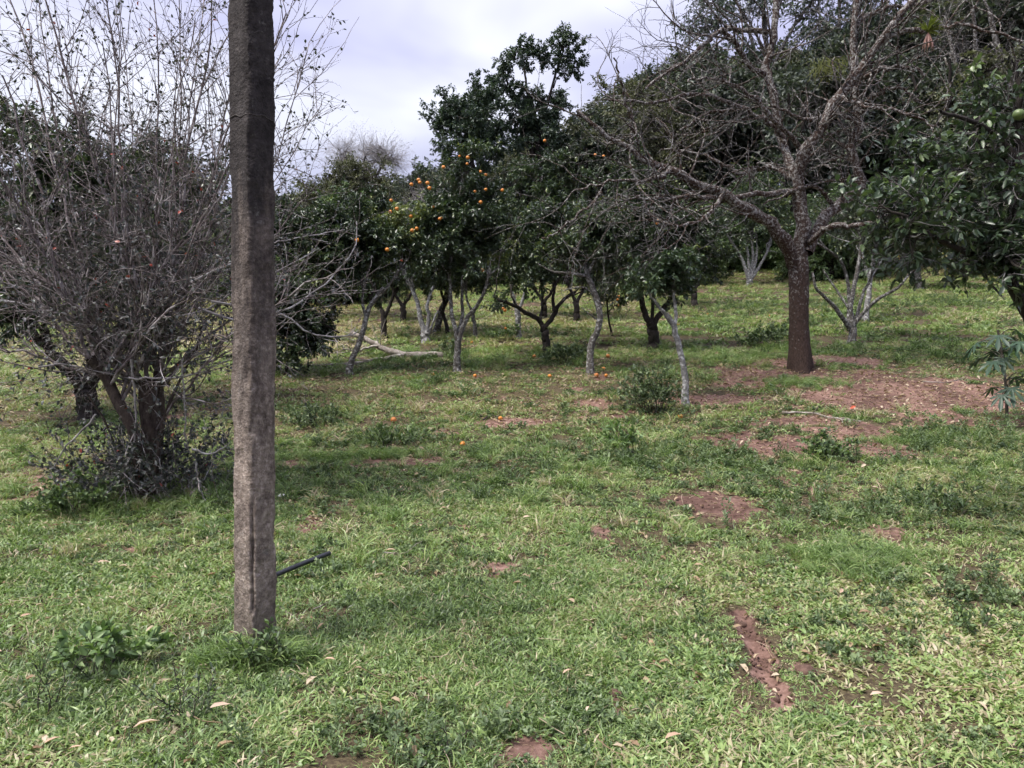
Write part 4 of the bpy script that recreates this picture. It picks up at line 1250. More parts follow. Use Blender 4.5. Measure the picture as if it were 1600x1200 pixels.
px_tree(71, 'orange_tree', 'round-crowned orange tree in the back row behind the pale multi-stemmed one', 'tree', (630, 505),
        [([(630, 507), (630, 490), (629, 476)], .09, .08), ([(629, 478), (618, 460), (610, 440)], .05, .03), ([(630, 478), (642, 460), (650, 440)], .05, .03)],
        [(610, 400, 60, 45, 0), (655, 395, 55, 50, 0), (630, 350, 60, 45, .3), (590, 350, 50, 45, .4)], CM, n1=18, n2=120, n3=900, leafn=8500, leafL=.11)
px_tree(72, 'orange_tree', 'dense orange tree in the back row behind the wide-forked one', 'tree', (850, 498),
        [([(850, 500), (850, 485), (849, 470)], .09, .08), ([(849, 472), (838, 455), (830, 435)], .05, .03), ([(850, 472), (862, 455), (870, 435)], .05, .03)],
        [(830, 400, 60, 45, 0), (880, 395, 55, 50, 0), (850, 345, 65, 45, .3), (790, 370, 50, 45, .4), (900, 330, 45, 40, .4)], CM, n1=20, n2=130, n3=1000, leafn=9500, leafL=.11)
px_tree(73, 'orange_tree', 'shaded orange tree in the back row behind the stout dark trunk', 'tree', (1085, 480),
        [([(1085, 482), (1085, 465), (1084, 450)], .1, .085), ([(1084, 452), (1072, 435), (1065, 415)], .05, .03), ([(1085, 452), (1098, 435), (1105, 415)], .05, .03)],
        [(1060, 390, 60, 45, 0), (1110, 395, 50, 45, 0), (1085, 340, 65, 45, .3), (970, 330, 60, 50, .6), (1020, 300, 60, 45, .6), (930, 300, 50, 45, .6)], CM, n1=22, n2=150, n3=1100, leafn=11000, leafL=.11)
px_tree(74, 'orange_tree', 'low dark orange tree in the back row beyond the fallen branch', 'tree', (520, 500),
        [([(520, 502), (521, 485), (520, 472)], .09, .08), ([(520, 474), (510, 455), (500, 440)], .05, .03), ([(521, 474), (532, 455), (540, 440)], .05, .03)],
        [(500, 410, 60, 50, 0), (550, 400, 55, 50, 0), (525, 355, 65, 40, .3), (470, 370, 50, 45, .3)], CM, n1=18, n2=120, n3=900, leafn=9000, leafL=.11)

# --- citrus branch reaching in from beyond the right edge
px_tree(70, 'grapefruit_tree', 'near citrus tree with big glossy leaves leaning in at the right edge', 'tree', (1800, 830),
        [([(1800, 840), (1740, 730), (1670, 610), (1612, 505), (1578, 440), (1548, 405)], .065, .045), ([(1560, 420), (1572, 370), (1592, 300), (1600, 250), (1592, 190)], .045, .02), ([(1550, 405), (1510, 395, -.2), (1460, 372, -.4), (1420, 340, -.5), (1380, 330, -.5)], .028, .01), ([(1575, 360), (1540, 330, .2), (1500, 310, .2), (1450, 290, .1), (1400, 270, 0)], .035, .012), ([(1598, 260), (1560, 215), (1520, 190, -.2), (1470, 175, -.3)], .03, .012), ([(1592, 190), (1592, 140), (1585, 100)], .03, .012), ([(1612, 505), (1660, 400), (1700, 300), (1690, 180)], .06, .03)],
        [(1440, 330, 85, 65, 0, .6), (1520, 280, 85, 80, 0, .6), (1560, 180, 80, 75, .1, .6), (1385, 350, 45, 35, -.2, .4), (1480, 215, 55, 50, 0, .5), (1590, 100, 30, 40, 0, .4), (1510, 400, 80, 45, -.3, .5), (1585, 350, 50, 90, -.4, .5), (1420, 400, 50, 35, -.3, .4), (1590, 440, 40, 40, -.5, .4), (1680, 200, 90, 120, 0, .7)],
        ('bark_dark', 'twig_grey', 'citrus_leaf_bright'), n1=60, n2=300, n3=1150, leafn=7600, leafL=.08, leafW=.44, l2=.35, l3=.17, fine=True, extra_bare=320, Y=6.2, single=300,
        oranges=[(1592, 179, -.75), (1345, 332, -.3)], fruit=GREENF)


# --- twiggy shrub at the left
def build_shrub():
    R = np.random.default_rng(77)
    b = on_ground(232, 775)
    Yb = b[1]
    root = thing('twiggy_shrub', 'tall tangled twiggy shrub with sparse dark purplish leaves left of the pole', 'shrub', b)
    TR = [([(232, 780), (236, 730), (238, 690), (234, 640), (230, 590)], .11, .08), ([(224, 775), (218, 720, -.1), (205, 665, -.2), (180, 620, -.2), (165, 588, -.2), (140, 560, -.3)], .06, .045),
          ([(242, 770), (246, 700, .1), (250, 640, .1), (245, 580, .1)], .055, .04)]
    P0 = [[P(t[0], t[1], Yb + (t[2] if len(t) > 2 else 0)) for t in tr] for tr, _, _ in TR]
    P0[0][0] = b.copy()
    mbT, mbB, mbW, mbP, mbL = MB(), MB(), MB(), MB(), MB()
    LP = np.array([catmull(l, 14) for l in P0]); LR = np.array([np.linspace(a, c, 14) for _, a, c in TR])
    LR[0] *= 1 + .5 * np.exp(-np.arange(14) / 1.2)
    LP[:, 0, 2] -= .12
    tubes(mbT, LP, LR, 9, .1, R)
    for k in range(2):
        a = R.uniform(0, 6.28)
        s0 = b + np.array([math.cos(a) * .16, math.sin(a) * .13, -.05])
        st_ = grow(R, s0[None], np.array([[math.cos(a) * .12, math.sin(a) * .12, 1.0]]), np.array([R.uniform(.9, 1.7)]), 9, .07, .02)
        ml = MB()
        tubes(ml, st_, np.linspace(.022, .009, 9)[None] * R.uniform(.7, 1.3), 6, .08, R)
        add_obj('stem', ml.mesh('stem', 'bark_shrub', b, True), root)
    # main rods fan out from the stems to traced and random ends
    ends = [(-30, -60), (20, -120), (70, -60), (110, 60), (160, -140), (205, -90), (240, -160), (275, -60), (310, -120), (345, -20), (380, -90), (430, 10), (500, 60), (520, 150), (450, 240), (490, 300), (-60, 120), (-40, 240), (-70, 330), (30, 150), (140, 20), (300, 40), (330, 180), (210, 30), (60, 330), (300, 300), (480, 420), (540, 420), (545, 480), (-60, 430), (-80, 520), (20, 460), (330, 440), (400, 520), (130, 420), (230, 380), (180, 250), (270, 200), (400, 330), (0, 350), (-110, 200), (-120, 60), (-100, 380), (460, 130), (350, 90)]
    n1 = len(ends)
    S, C, E = [], [], []
    for (ex, ey) in ends:
        k = R.integers(0, 3)
        ii = R.integers(7, 14)
        s = LP[k, ii]
        dy = R.uniform(-1.1, 1.1)
        e = P(ex, ey, Yb + dy)
        w = abs(ex - 232)
        c = s * .5 + e * .5 + np.array([0, 0, (.1 if ey > 250 else -.12) * np.linalg.norm(e - s)]) + R.normal(size=3) * .1
        S.append(s); C.append(c); E.append(e)
    S, C, E = map(np.array, (S, C, E))
    t = np.linspace(0, 1, 14)[None, :, None]
    L1 = S[:, None] * (1 - t) ** 2 + 2 * C[:, None] * t * (1 - t) + E[:, None] * t * t
    L1[:, 1:] += np.cumsum(R.normal(size=(n1, 13, 3)) * .026, axis=1)
    R1 = np.linspace(1, .34, 14)[None] * R.uniform(.009, .021, n1)[:, None]
    for i in range(n1):
        ml = MB()
        tubes(ml, L1[i:i + 1], R1[i:i + 1], 6, .06, R)
        add_obj('rod', ml.mesh('rod', 'twig_purple', b, True), root)
    n2 = 460
    p, d, r = spawn(R, L1, R1, n2, .1, 1, (.35, 1.0), .12)
    L2 = grow(R, p, d, R.uniform(.4, 1.25, n2), 9, .13, .07)
    p, d, r2_ = spawn(R, L1, R1, 330, .45, 1, (.35, .95), .15)
    L2 = np.concatenate([L2, grow(R, p, d, R.uniform(.35, 1.1, 330), 9, .14, .06)])
    r = np.concatenate([r, r2_])
    R2 = np.linspace(1, .4, 9)[None] * np.clip(r * .6, .004, .0095)[:, None]
    tubes(mbW, L2, R2, 4)
    # tangle in the lower half, every which way
    n3 = 2600
    low = L1[:, :9]; lowr = R1[:, :9]
    p, d, r = spawn(R, low, lowr, 450, .15, 1, (.6, 1.5), .0)
    L3 = grow(R, p, d, R.uniform(.3, 1.1, 450), 7, .22, -.01)
    R3 = np.linspace(1, .4, 7)[None] * R.uniform(.0025, .006, 450)[:, None]
    tubes(mbW, L3, R3, 3)
    p, d, r = spawn(R, L2, R2, n3, .1, 1, (.4, 1.1), .05)
    L4 = grow(R, p, d, R.uniform(.12, .5, n3), 5, .18, .05)
    R4 = np.linspace(1, .5, 5)[None] * np.full((n3, 1), .0024)
    tubes(mbW, L4, R4, 3)
    p, d, r = spawn(R, L3, R3, 1500, .1, 1, (.5, 1.3), .0)
    L5 = grow(R, p, d, R.uniform(.1, .4, 1500), 5, .22, -.02)
    R5 = np.full((1500, 5), .0022)
    tubes(mbW, L5, R5, 3)
    # pale arching suckers at the skirt, traced
    arcs = [[(205, 560), (210, 620), (212, 680), (200, 700), (178, 715), (166, 725)], [(285, 560), (288, 620), (290, 680), (296, 710)], [(150, 650), (110, 690), (88, 725), (86, 760)], [(200, 590), (260, 592), (320, 580), (365, 555)], [(60, 575), (100, 570), (150, 580), (205, 592)],
            [(330, 470), (390, 480), (440, 490), (490, 522), (545, 525), (560, 515)], [(300, 440), (390, 400), (430, 380), (470, 370), (540, 360)], [(310, 480), (370, 500), (440, 488), (480, 465), (520, 430), (555, 385), (558, 345)], [(300, 700), (330, 710), (360, 690)], [(306, 720), (312, 760), (326, 790)], [(0, 470), (60, 480), (120, 500), (180, 540)], [(250, 500), (330, 480), (385, 440), (430, 425), (500, 390)]]
    AP = np.array([catmull([P(x, y, Yb - .45 + .08 * i) for i, (x, y) in enumerate(a)], 14) for a in arcs])
    AP += R.normal(size=AP.shape) * .006
    AR = np.linspace(1, .4, 14)[None] * R.uniform(.009, .0125, len(arcs))[:, None]
    for i in range(len(AP)):
        ml = MB()
        tubes(ml, AP[i:i + 1], AR[i:i + 1], 5)
        add_obj('sucker', ml.mesh('sucker', 'twig_pale', b, True), root)
    p, d, r = spawn(R, AP, AR, 90, .2, 1, (.4, 1.1), .0)
    tubes(mbW, grow(R, p, d, R.uniform(.08, .35, 90), 5, .22, .0), np.full((90, 5), .0028), 3)
    # leaves: dense low, few on the upper rods
    def put(L, Rr, n, L0, prob=None):
        pos, d, _ = spawn(R, L, Rr, n, .15, 1, (.5, 1.2), .0)
        zz = (pos[:, 2] - b[2])
        keep = R.uniform(0, 1, n) < np.where(zz < 2.6, 1.0, np.clip(.8 - .1 * (zz - 2.6), .3, 1))
        pos, d = pos[keep], d[keep]
        m = len(pos)
        leaves(mbL, pos, d, np.array([0, 0, 1.0]) + R.normal(size=(m, 3)) * .8, R.uniform(.6, 1.15, m) * L0, R.uniform(.5, .62, m) * L0, np.where(R.uniform(0, 1, m) < .992, R.beta(2, 3, m) * .95, 1.0), fine=True, droop=.2)
    put(L4, R4, 5600, .042)
    put(L5, R5, 4300, .05)
    put(L3, R3, 1600, .05)
    put(AP, AR, 60, .04)
    put(L2, R2, 3000, .04)
    # leafy skirt low at the foot
    n = 220
    st = b + np.stack([R.normal(size=n) * .36, R.normal(size=n) * .26, np.full(n, .02)], 1)
    az = R.uniform(0, 6.28, n)
    K = grow(R, st, np.stack([np.cos(az) * .7, np.sin(az) * .7, np.ones(n)], 1), R.uniform(.25, 1.0, n), 6, .16, .0)
    KR = np.full((n, 6), .003)
    tubes(mbW, K, KR, 3)
    put(K, KR, 4600, .046)
    add_obj('trunk', mbT.mesh('trunk', 'bark_shrub', b, True), root)
    add_obj('twigs', mbW.mesh('twigs', 'twig_purple', b), root)
    add_obj('foliage', mbL.mesh('foliage', 'shrub_leaf', b), root)


build_shrub()


# ------------------------------------------------------------------ hillside wood
def proto_tree(seed, h, w, leafn, leafL, lobes_n, leaf_m, twig='twig_citrus', trunk='bark_dark', low=.25, bare=False):
    R = np.random.default_rng(seed)
    limbs = [[np.zeros(3), np.array([R.normal() * .2, R.normal() * .2, h * .35]), np.array([R.normal() * .4, R.normal() * .4, h * .75])]]
    lr = [(.16, .06)]
    for k in range(3):
        a = R.uniform(0, 6.28)
        limbs.append([limbs[0][1], np.array([math.cos(a) * w * .25, math.sin(a) * w * .25, h * .55]), np.array([math.cos(a) * w * .4, math.sin(a) * w * .4, h * .75])])
        lr.append((.09, .04))
    lb = []
    for k in range(lobes_n):
        a = R.uniform(0, 6.28); q = R.uniform(0, .62) * w; z = R.uniform(low + .12, .86) * h
        s = R.uniform(.2, .34) * w * (1.1 - .45 * abs(z / h - .5))
        lb.append((np.array([math.cos(a) * q, math.sin(a) * q, z]), (s, s, s * .8)))
    T, W, L = tree_parts(R, None, np.zeros(3), limbs, lr, lb, 130, 800, 0 if bare else leafn, leafL, (trunk, twig, leaf_m), n1=30, l2=w * .28, l3=w * .13, leafW=.5, extra_bare=500 if bare else 0)
    # one mesh, two materials
    VT = np.concatenate(T.V + W.V + (L.V if not bare else []))
    off = 0; FF = []; mi = []
    for i, g in enumerate((T, W, L)):
        if not g.V:
            continue
        f = np.concatenate(g.F)
        FF.append(f + off); mi.append(np.full(len(f), min(i, 2) if i < 2 else 2)); off += g.n
    var = np.concatenate([np.concatenate(g.A) for g in (T, W, L) if g.V])
    me = make_mesh('wood_tree', VT, np.concatenate(FF), trunk, var)
    me.materials.append(MATS[twig]); me.materials.append(MATS[leaf_m])
    me.polygons.foreach_set('material_index', np.concatenate(mi).astype(np.int32))
    return me


def build_wood():
    R = np.random.default_rng(9)
    pr = [proto_tree(900 + k, 8, 3.4, 6500, .22, 9, 'forest_leaf') for k in range(4)]
    pr += [proto_tree(910 + k, 8, 3.2, 7500, .17, 9, 'forest_leaf_olive', low=.0) for k in range(2)]
    pr += [proto_tree(920, 8, 3.0, 0, .2, 8, 'forest_leaf', 'twig_grey', 'bark_limb', bare=True)]
    pr += [proto_tree(930 + k, 2.6, 2.2, 4200, .15, 8, 'undergrowth_leaf', low=-.1) for k in range(2)]
    Ps, I, S = [], [], []
    n = 900
    y = R.uniform(34, 74, n); x = R.uniform(-.95, .95, n) * y * .95
    keep = R.uniform(0, 1, n) < np.where(y < 50, .8, .5)
    x, y = x[keep], y[keep]
    # the meadow runs further back at the left of the middle; keep the wood behind it
    u = x / y
    edge = np.where(u > .2, 33, 36)
    k2 = y > edge + R.uniform(0, 2, len(x))
    x, y = x[k2], y[k2]
    u = x / y
    row = np.interp(u * FPX + 800, [-400, 0, 450, 560, 650, 800, 900, 1000, 1100, 1300, 1400, 1480, 1600, 2200], [300, 300, 295, 270, 250, 225, 180, 115, 75, 65, 25, -30, -110, -300])
    lim = CAM_Z + y * (575 - row) / FPX - H(x, y)
    hgt = np.clip(lim, 2.2, 19) * R.uniform(.82, 1.12, len(x))
    m = len(x)
    q = R.uniform(0, 1, m)
    idx = np.where(q < .5, R.integers(0, 4, m), np.where(q < .92, R.integers(4, 6, m), 6))
    Ps.append(np.stack([x, y, H(x, y) - .3], 1)); I.append(idx); S.append(hgt / 8)
    # undergrowth along the wood edge
    m = 420
    u = R.uniform(-.9, .9, m)
    y = np.where(u > .2, 31.5, 34) + R.uniform(-1.2, 3, m) - 5 * np.clip(fbm(u * 9, u * 0 + 3, 3, 401) - .45, 0, 1) * 2 - 5.5 * sstep(-u, .13, .2) * (1 - sstep(-u, .3, .45)) * R.uniform(0, 1, m)
    px_ = u * FPX + 800
    y = np.where((np.abs(px_ - 1170) < 75) | (np.abs(px_ - 1437) < 60), np.maximum(y, 34.5), y)
    x = u * y
    Ps.append(np.stack([x, y, H(x, y) - .15], 1)); I.append(R.integers(7, 9, m)); S.append(R.uniform(.5, 1.35, m))
    Ps = np.concatenate(Ps); m = len(Ps)
    scatter('wood', pr, Ps, np.stack([R.normal(size=m) * .05, R.normal(size=m) * .05, R.uniform(0, 6.28, m)], 1), np.concatenate(S), np.concatenate(I), R.uniform(0, 1, m), 'stuff', 'dense dark wood covering the hillside behind the orchard')


build_wood()


def far_tree(seed, name, label, px, Y, hpx, lobes, mats, leafn, leafL, n1=30, n2=220, n3=1400, l2=1.2, l3=.55, r0=.2, stems=(), **kw):
    """a tree of the hillside that stands out; px: its foot column, hpx: row of its trunk top"""
    R = np.random.default_rng(seed)
    x = P(px, 400, Y)[0]
    b = np.array([x, Y, float(H(x, Y))])
    top = P(hpx[0], hpx[1], Y)
    limbs = [[b, b * .5 + top * .5 + np.array([.3, 0, 0]), top]]
    rr = [(r0, r0 * .35)]
    mid = b * .4 + top * .6
    for (sx, sy) in stems:
        limbs.append([mid, mid * .5 + P(sx, sy, Y) * .5 + np.array([0, 0, .4]), P(sx, sy, Y)]); rr.append((r0 * .5, r0 * .2))
    lb = [(P(l[0], l[1], Y + l[4]), (l[2] * Y / FPX, .8 * l[2] * Y / FPX, l[3] * Y / FPX)) for l in lobes]
    root = thing(name, label, 'tree', b)
    tree_parts(R, root, b, limbs, rr, lb, n2, n3, leafn, leafL, mats, n1=n1, l2=l2, l3=l3, leafW=.5, **kw)


TT = ('bark_dark', 'twig_citrus', 'tall_tree_leaf')
far_tree(81, 'tall_tree', 'tallest dark evergreen tree with clumped crown standing against the pale sky', 840, 40, (830, 150),
         [(830, 95, 55, 30, 0), (875, 60, 30, 22, 0), (895, 95, 22, 20, .5), (790, 125, 40, 28, -.5), (850, 150, 45, 35, 0), (770, 140, 25, 18, .5), (815, 70, 22, 16, 0), (890, 160, 30, 30, 0), (810, 165, 40, 22, 0), (830, 205, 55, 35, 0), (880, 205, 40, 40, .4), (790, 200, 40, 30, .3), (850, 245, 60, 40, 0)], TT, 25000, .17, n1=46, n2=260, n3=1700, l2=.8, l3=.42, stems=[(790, 120), (880, 80), (815, 80)])
far_tree(82, 'tall_tree', 'shorter dark evergreen tree to the left of the tallest one on the skyline', 735, 38, (730, 190),
         [(725, 170, 45, 30, 0), (700, 195, 35, 28, 0), (740, 215, 50, 40, -.5), (700, 235, 30, 30, 0), (755, 160, 30, 25, .5), (683, 185, 16, 18, 0), (770, 230, 40, 45, .3), (725, 145, 22, 12, 0)], TT, 20000, .17, n1=50, n2=280, n3=1900, l2=.8, l3=.42, stems=[(695, 180), (760, 170)])
far_tree(83, 'thin_crowned_tree', 'tall thin-crowned tree with sky showing through at the top of the hill', 1200, 42, (1190, -20),
         [(1150, 20, 80, 40, 0), (1250, 10, 70, 45, 0), (1090, 50, 50, 40, 0), (1290, 50, 50, 40, 0), (1200, -30, 90, 40, 0), (1100, 0, 50, 30, 0)], ('bark_limb', 'twig_grey', 'tall_tree_leaf'), 6500, .19, n1=50, n2=260, n3=1300, l2=1.3, l3=.6, r0=.25, stems=[(1090, 20), (1270, 0), (1150, 0), (1230, -40)])
far_tree(84, 'thin_crowned_tree', 'slim sparse tree beside the thin-crowned one on the hilltop', 1300, 41, (1310, -20),
         [(1320, 20, 50, 50, 0), (1280, 60, 40, 40, 0), (1360, 30, 50, 45, 0), (1310, -40, 70, 40, 0)], ('bark_limb', 'twig_grey', 'tall_tree_leaf'), 5200, .19, n1=34, n2=200, n3=1000, l2=1.2, l3=.55, stems=[(1280, 20), (1350, 0)])
far_tree(85, 'bare_twig_tree', 'domed leafless twig crown rising above the bushes on the far skyline', 565, 44, (570, 255),
         [(540, 250, 45, 22, 0), (590, 245, 45, 25, 0), (565, 240, 50, 20, 0), (620, 255, 30, 25, 0)], ('bark_limb', 'twig_pale', 'forest_leaf'), 0, .1, n1=60, n2=500, n3=2400, l2=1.3, l3=.8, stems=[(530, 250), (610, 245)], up2=-.05, up3=-.08)
far_tree(86, 'bare_twig_tree', 'grey leafless tree standing between the orange-laden crowns', 680, 19, (680, 350),
         [(680, 370, 45, 45, 0), (665, 330, 35, 40, 0), (700, 390, 40, 40, 0)], ('bark_limb', 'twig_pale', 'forest_leaf'), 0, .1, n1=40, n2=320, n3=1600, l2=.6, l3=.4, r0=.08, stems=[(660, 340), (700, 360)])
far_tree(87, 'feathery_bush', 'olive feathery bushy tree left of the tall evergreens', 500, 38, (510, 320),
         [(520, 300, 55, 32, 0), (480, 320, 45, 35, 0), (570, 290, 45, 35, 0), (610, 275, 35, 35, 0), (540, 340, 60, 40, -.4)], ('bark_dark', 'twig_citrus', 'forest_leaf_olive'), 17000, .13, n1=46, n2=260, n3=1800, l2=.8, l3=.42, loose=.15)
far_tree(88, 'feathery_bush', 'brownish-olive bushy tree behind the bare limbs', 1060, 36, (1060, 220),
         [(1060, 210, 60, 40, 0), (1010, 240, 50, 45, 0), (1110, 220, 50, 45, 0), (1060, 270, 70, 45, -.4), (960, 200, 50, 45, .8), (930, 160, 35, 30, 1)], ('bark_dark', 'twig_citrus', 'forest_leaf_olive'), 17000, .13, n1=46, n2=260, n3=1800, l2=.8, l3=.42, loose=.15)


# ------------------------------------------------------------------ bushes and single plants
def bush(seed, name, label, px, py, h, spread, mat_name, nst, per, leafL, leafW=.5, lean=.8, fine=True, cat='bush', wander=.12, twig='twig_citrus', parts=False):
    R = np.random.default_rng(seed)
    b = on_ground(px, py)
    root = thing(name, label, cat, b)
    a = R.uniform(0, 6.28, nst); q = np.sqrt(R.uniform(0, 1, nst))
    st = np.stack([np.cos(a) * q * spread * .25, np.sin(a) * q * spread * .25, np.full(nst, -.02)], 1)
    d = np.stack([np.cos(a) * lean * q, np.sin(a) * lean * q, np.ones(nst)], 1)
    S = grow(R, st, d, R.uniform(.6, 1.1, nst) * h, 7, wander, -.02)
    SR = np.linspace(1, .4, 7)[None] * np.full((nst, 1), max(.003, h * .008))
    m1, m2 = MB(), MB()
    tubes(m1, S, SR, 4)
    p, dd, _ = spawn(R, S, SR, nst * 4, .3, 1, (.5, 1.1), .1)
    Tw = grow(R, p, dd, R.uniform(.15, .4, nst * 4) * h, 5, .15, 0)
    TRr = np.full((nst * 4, 5), .002)
    tubes(m1, Tw, TRr, 3)
    n = nst * per
    pos, d2, _ = spawn(R, Tw, TRr, n, .1, 1, (.5, 1.2), .1)
    p3, d3, _ = spawn(R, S, SR, n // 3, .35, 1, (.6, 1.2), .1)
    pos = np.concatenate([pos, p3]); d2 = np.concatenate([d2, d3]); n = len(pos)
    nrm = np.array([0, 0, 1.0]) + R.normal(size=(n, 3)) * .45
    if parts:
        add_obj('stems', m1.mesh('stems', twig), root)
        leaf_objects(root, pos, d2, nrm, R.uniform(.7, 1.15, n) * leafL, leafW, mat_name, np.zeros(3), R)
        return
    leaves(m2, pos, d2, nrm, R.uniform(.65, 1.15, n) * leafL, R.uniform(.85, 1.1, n) * leafL * leafW, R.uniform(0, 1, n), fine=fine)
    add_obj('stems', m1.mesh('stems', twig), root)
    add_obj('foliage', m2.mesh('foliage', mat_name), root)


bush(101, 'bush', 'round dark green bush at the foot of the slender leaning white trunk', 1020, 645, .62, .6, 'weed_leaf_dark', 34, 60, .05)
bush(102, 'leafy_herb', 'upright pale green leafy herb below the round bush', 985, 712, .42, .22, 'weed_leaf_pale', 7, 20, .085, .4, .35, cat='plant', parts=True)
bush(103, 'seedling_bush', 'bluish-green oval-leaved young plant in the lower left grass', 160, 1050, .29, .45, 'weed_leaf_pale', 13, 20, .056, .6, 1.3, cat='plant', wander=.08, parts=True)
bush(104, 'bush', 'fresh green low bush beside the twiggy shrub foot', 118, 800, .34, .5, 'weed_leaf', 26, 44, .05, .5, 1.1)
bush(105, 'bush', 'small grey-green bush on the grass right of the pole', 505, 668, .34, .55, 'weed_leaf_dark', 22, 40, .045, .45, 1.1)
bush(106, 'weed_clump', 'tall weeds hugging the foot of the concrete pole', 412, 1040, .2, .25, 'weed_leaf', 20, 14, .04, .42, .8, cat='weed')
bush(107, 'bush', 'dark bush in the shade left of the brown trunk', 1195, 540, .5, .9, 'weed_leaf_dark', 24, 36, .07, .5, 1.1)
bush(108, 'leafy_herb', 'broad-leaved weed cluster standing before the bare soil', 1290, 720, .34, .35, 'weed_leaf', 16, 26, .06, .5, .8, cat='plant')
bush(109, 'leafy_herb', 'long-leaved weed plants on the bank below the small grey-green bush', 605, 698, .3, .4, 'weed_leaf', 14, 18, .08, .3, 1.0, cat='plant')
bush(110, 'weed_clump', 'dark weed clump in the lower right corner grass', 1520, 985, .15, .25, 'weed_leaf', 9, 14, .04, .45, 1.0, cat='weed')
bush(111, 'bush', 'dark low bush behind the S-bent trunk', 885, 566, .42, .8, 'weed_leaf_dark', 20, 34, .07, .5, 1.2)
bush(112, 'weed_clump', 'spiky weed spray at the fallen branch tip', 697, 556, .35, .5, 'weed_leaf_dark', 14, 22, .08, .3, 1.0, cat='weed')
bush(113, 'weed_clump', 'grey-green weed tuft by the white-trunked tree', 790, 532, .42, .6, 'weed_leaf', 16, 26, .08, .4, 1.0, cat='weed')
bush(114, 'weed_clump', 'low weeds at the bottom edge of the grass', 700, 1185, .12, .25, 'weed_leaf', 10, 10, .035, .45, 1.0, cat='weed')
bush(115, 'weed_clump', 'wispy thin-stemmed weed left of the pole foot', 300, 1120, .26, .25, 'weed_leaf_dark', 8, 12, .03, .45, .8, cat='weed')
bush(116, 'weed_clump', 'wispy thin-stemmed weed near the lower left edge', 70, 1110, .3, .2, 'weed_leaf', 6, 12, .032, .42, .6, cat='weed')
bush(117, 'bush', 'dark green mound of weeds on the right grass edge', 1470, 800, .26, .5, 'weed_leaf', 20, 24, .045, .5, 1.2)


def lobed_sapling():
    R = np.random.default_rng(120)
    b = on_ground(1574, 664)
    root = thing('lobed_leaf_sapling', 'young sapling with large deeply lobed drooping leaves on a dark stem', 'sapling', b)
    h = 1.22
    m1 = MB()
    stem = catmull([(0, 0, -.03), (-.02, 0, .4), (-.05, .02, .8), (-.12, .03, h)], 14)
    tubes(m1, stem[None], np.linspace(.021, .012, 14)[None], 7, .05, R)
    n = 24
    t = np.concatenate([R.uniform(.3, .7, 9), R.uniform(.72, 1.0, n - 9)])
    lv = []
    for k in range(n):
        i = min(int(t[k] * 13), 12)
        p = stem[i]
        a = k * 2.4 + R.normal() * .3
        out = np.array([math.cos(a), math.sin(a), R.uniform(.1, .8)])
        out /= np.linalg.norm(out)
        L = R.uniform(.22, .4)
        pet = catmull([p, p + out * L * .5 + np.array([0, 0, .03]), p + out * L + np.array([0, 0, -.04])], 6)
        tubes(m1, pet[None], np.linspace(.006, .004, 6)[None], 4)
        e = pet[-1]; dr = pet[-1] - pet[-2]; dr /= np.linalg.norm(dr)
        dr = dr + np.array([0, 0, -.55]); dr /= np.linalg.norm(dr)
        sd = np.cross(dr, [0, 0, 1.0]); sd /= np.linalg.norm(sd)
        up = np.cross(sd, dr)
        S = R.uniform(.17, .26)
        # palmate leaf outline: seven pinnate lobes about the midrib
        mb = MB()
        prof = [(0, 0)]
        lobesp = [(-1.9, .5), (-1.25, .72), (-.6, .9), (0, 1.05), (.6, .9), (1.25, .72), (1.9, .5)]
        pts = [np.zeros(3)]
        for j, (ang, r) in enumerate(lobesp):
            for (da, rr) in ((-.3, .26), (-.2, .5), (-.17, .74), (-.06, .9), (0, 1.0), (.08, .82), (.18, .68), (.2, .45), (.3, .26)):
                th = ang + da; q = r * rr * S
                pts.append(dr * math.cos(th) * q + sd * math.sin(th) * q - up * (.35 * q * q / S + .04 * S * abs(math.sin(j * 2 + da * 9))) )
        pts = np.array(pts)
        F = [(0, j, j + 1) for j in range(1, len(pts) - 1)]
        mb.add(pts + e, np.array(F), R.uniform(.2, .8))
        add_obj('leaf', mb.mesh('leaf', 'lobed_leaf'), root)
    add_obj('stem', m1.mesh('stem', 'twig_citrus', (0, 0, 0), True), root)


lobed_sapling()

# ------------------------------------------------------------------ fallen branch, pipe, sticks, fruit, leaves, clods
R = np.random.default_rng(130)


def drop(px, py, h=0.0):
    p = on_ground(px, py)
    p[2] += h
    return p


fb = drop(640, 560)
root = thing('fallen_branch', 'pale dead forked branch lying on the grass beside the leaning tree', 'branch', fb)
Yf = fb[1]
main = [P(x, y, Yf + dy) for x, y, dy in ((692, 556, .0), (660, 555, 0), (631, 554, 0), (603, 546, .1), (588, 538, .2), (566, 527, .3), (548, 520, .4))]
low = [P(x, y, Yf + dy) for x, y, dy in ((636, 554, 0), (610, 559, -.3), (580, 563, -.5), (552, 569, -.8), (520, 573, -.9), (480, 585, -1.0))]
sid = [P(x, y, Yf + dy) for x, y, dy in ((592, 540, .15), (575, 543, .1), (556, 548, .0), (535, 545, -.1))]
m1 = MB()
for q, a, c in ((main, .075, .045), (low, .05, .02), (sid, .03, .012)):
    t = catmull(q, 16) + R.normal(size=(16, 3)) * .008
    for v in t:
        v[2] = max(v[2], float(H(v[0], v[1])) + .02)
    tubes(m1, t[None], (np.linspace(a, c, 16) * (1 + .08 * R.normal(size=16)))[None], 8, .06, R)
allp = np.array([catmull(q, 16) for q in (main, low, sid)])
p, d, r = spawn(R, allp, np.full((3, 16), .02), 26, .4, 1, (.5, 1.2), .1)
tubes(m1, grow(R, p, d, R.uniform(.2, .7, 26), 6, .2, 0), np.linspace(.009, .004, 6)[None].repeat(26, 0), 4)
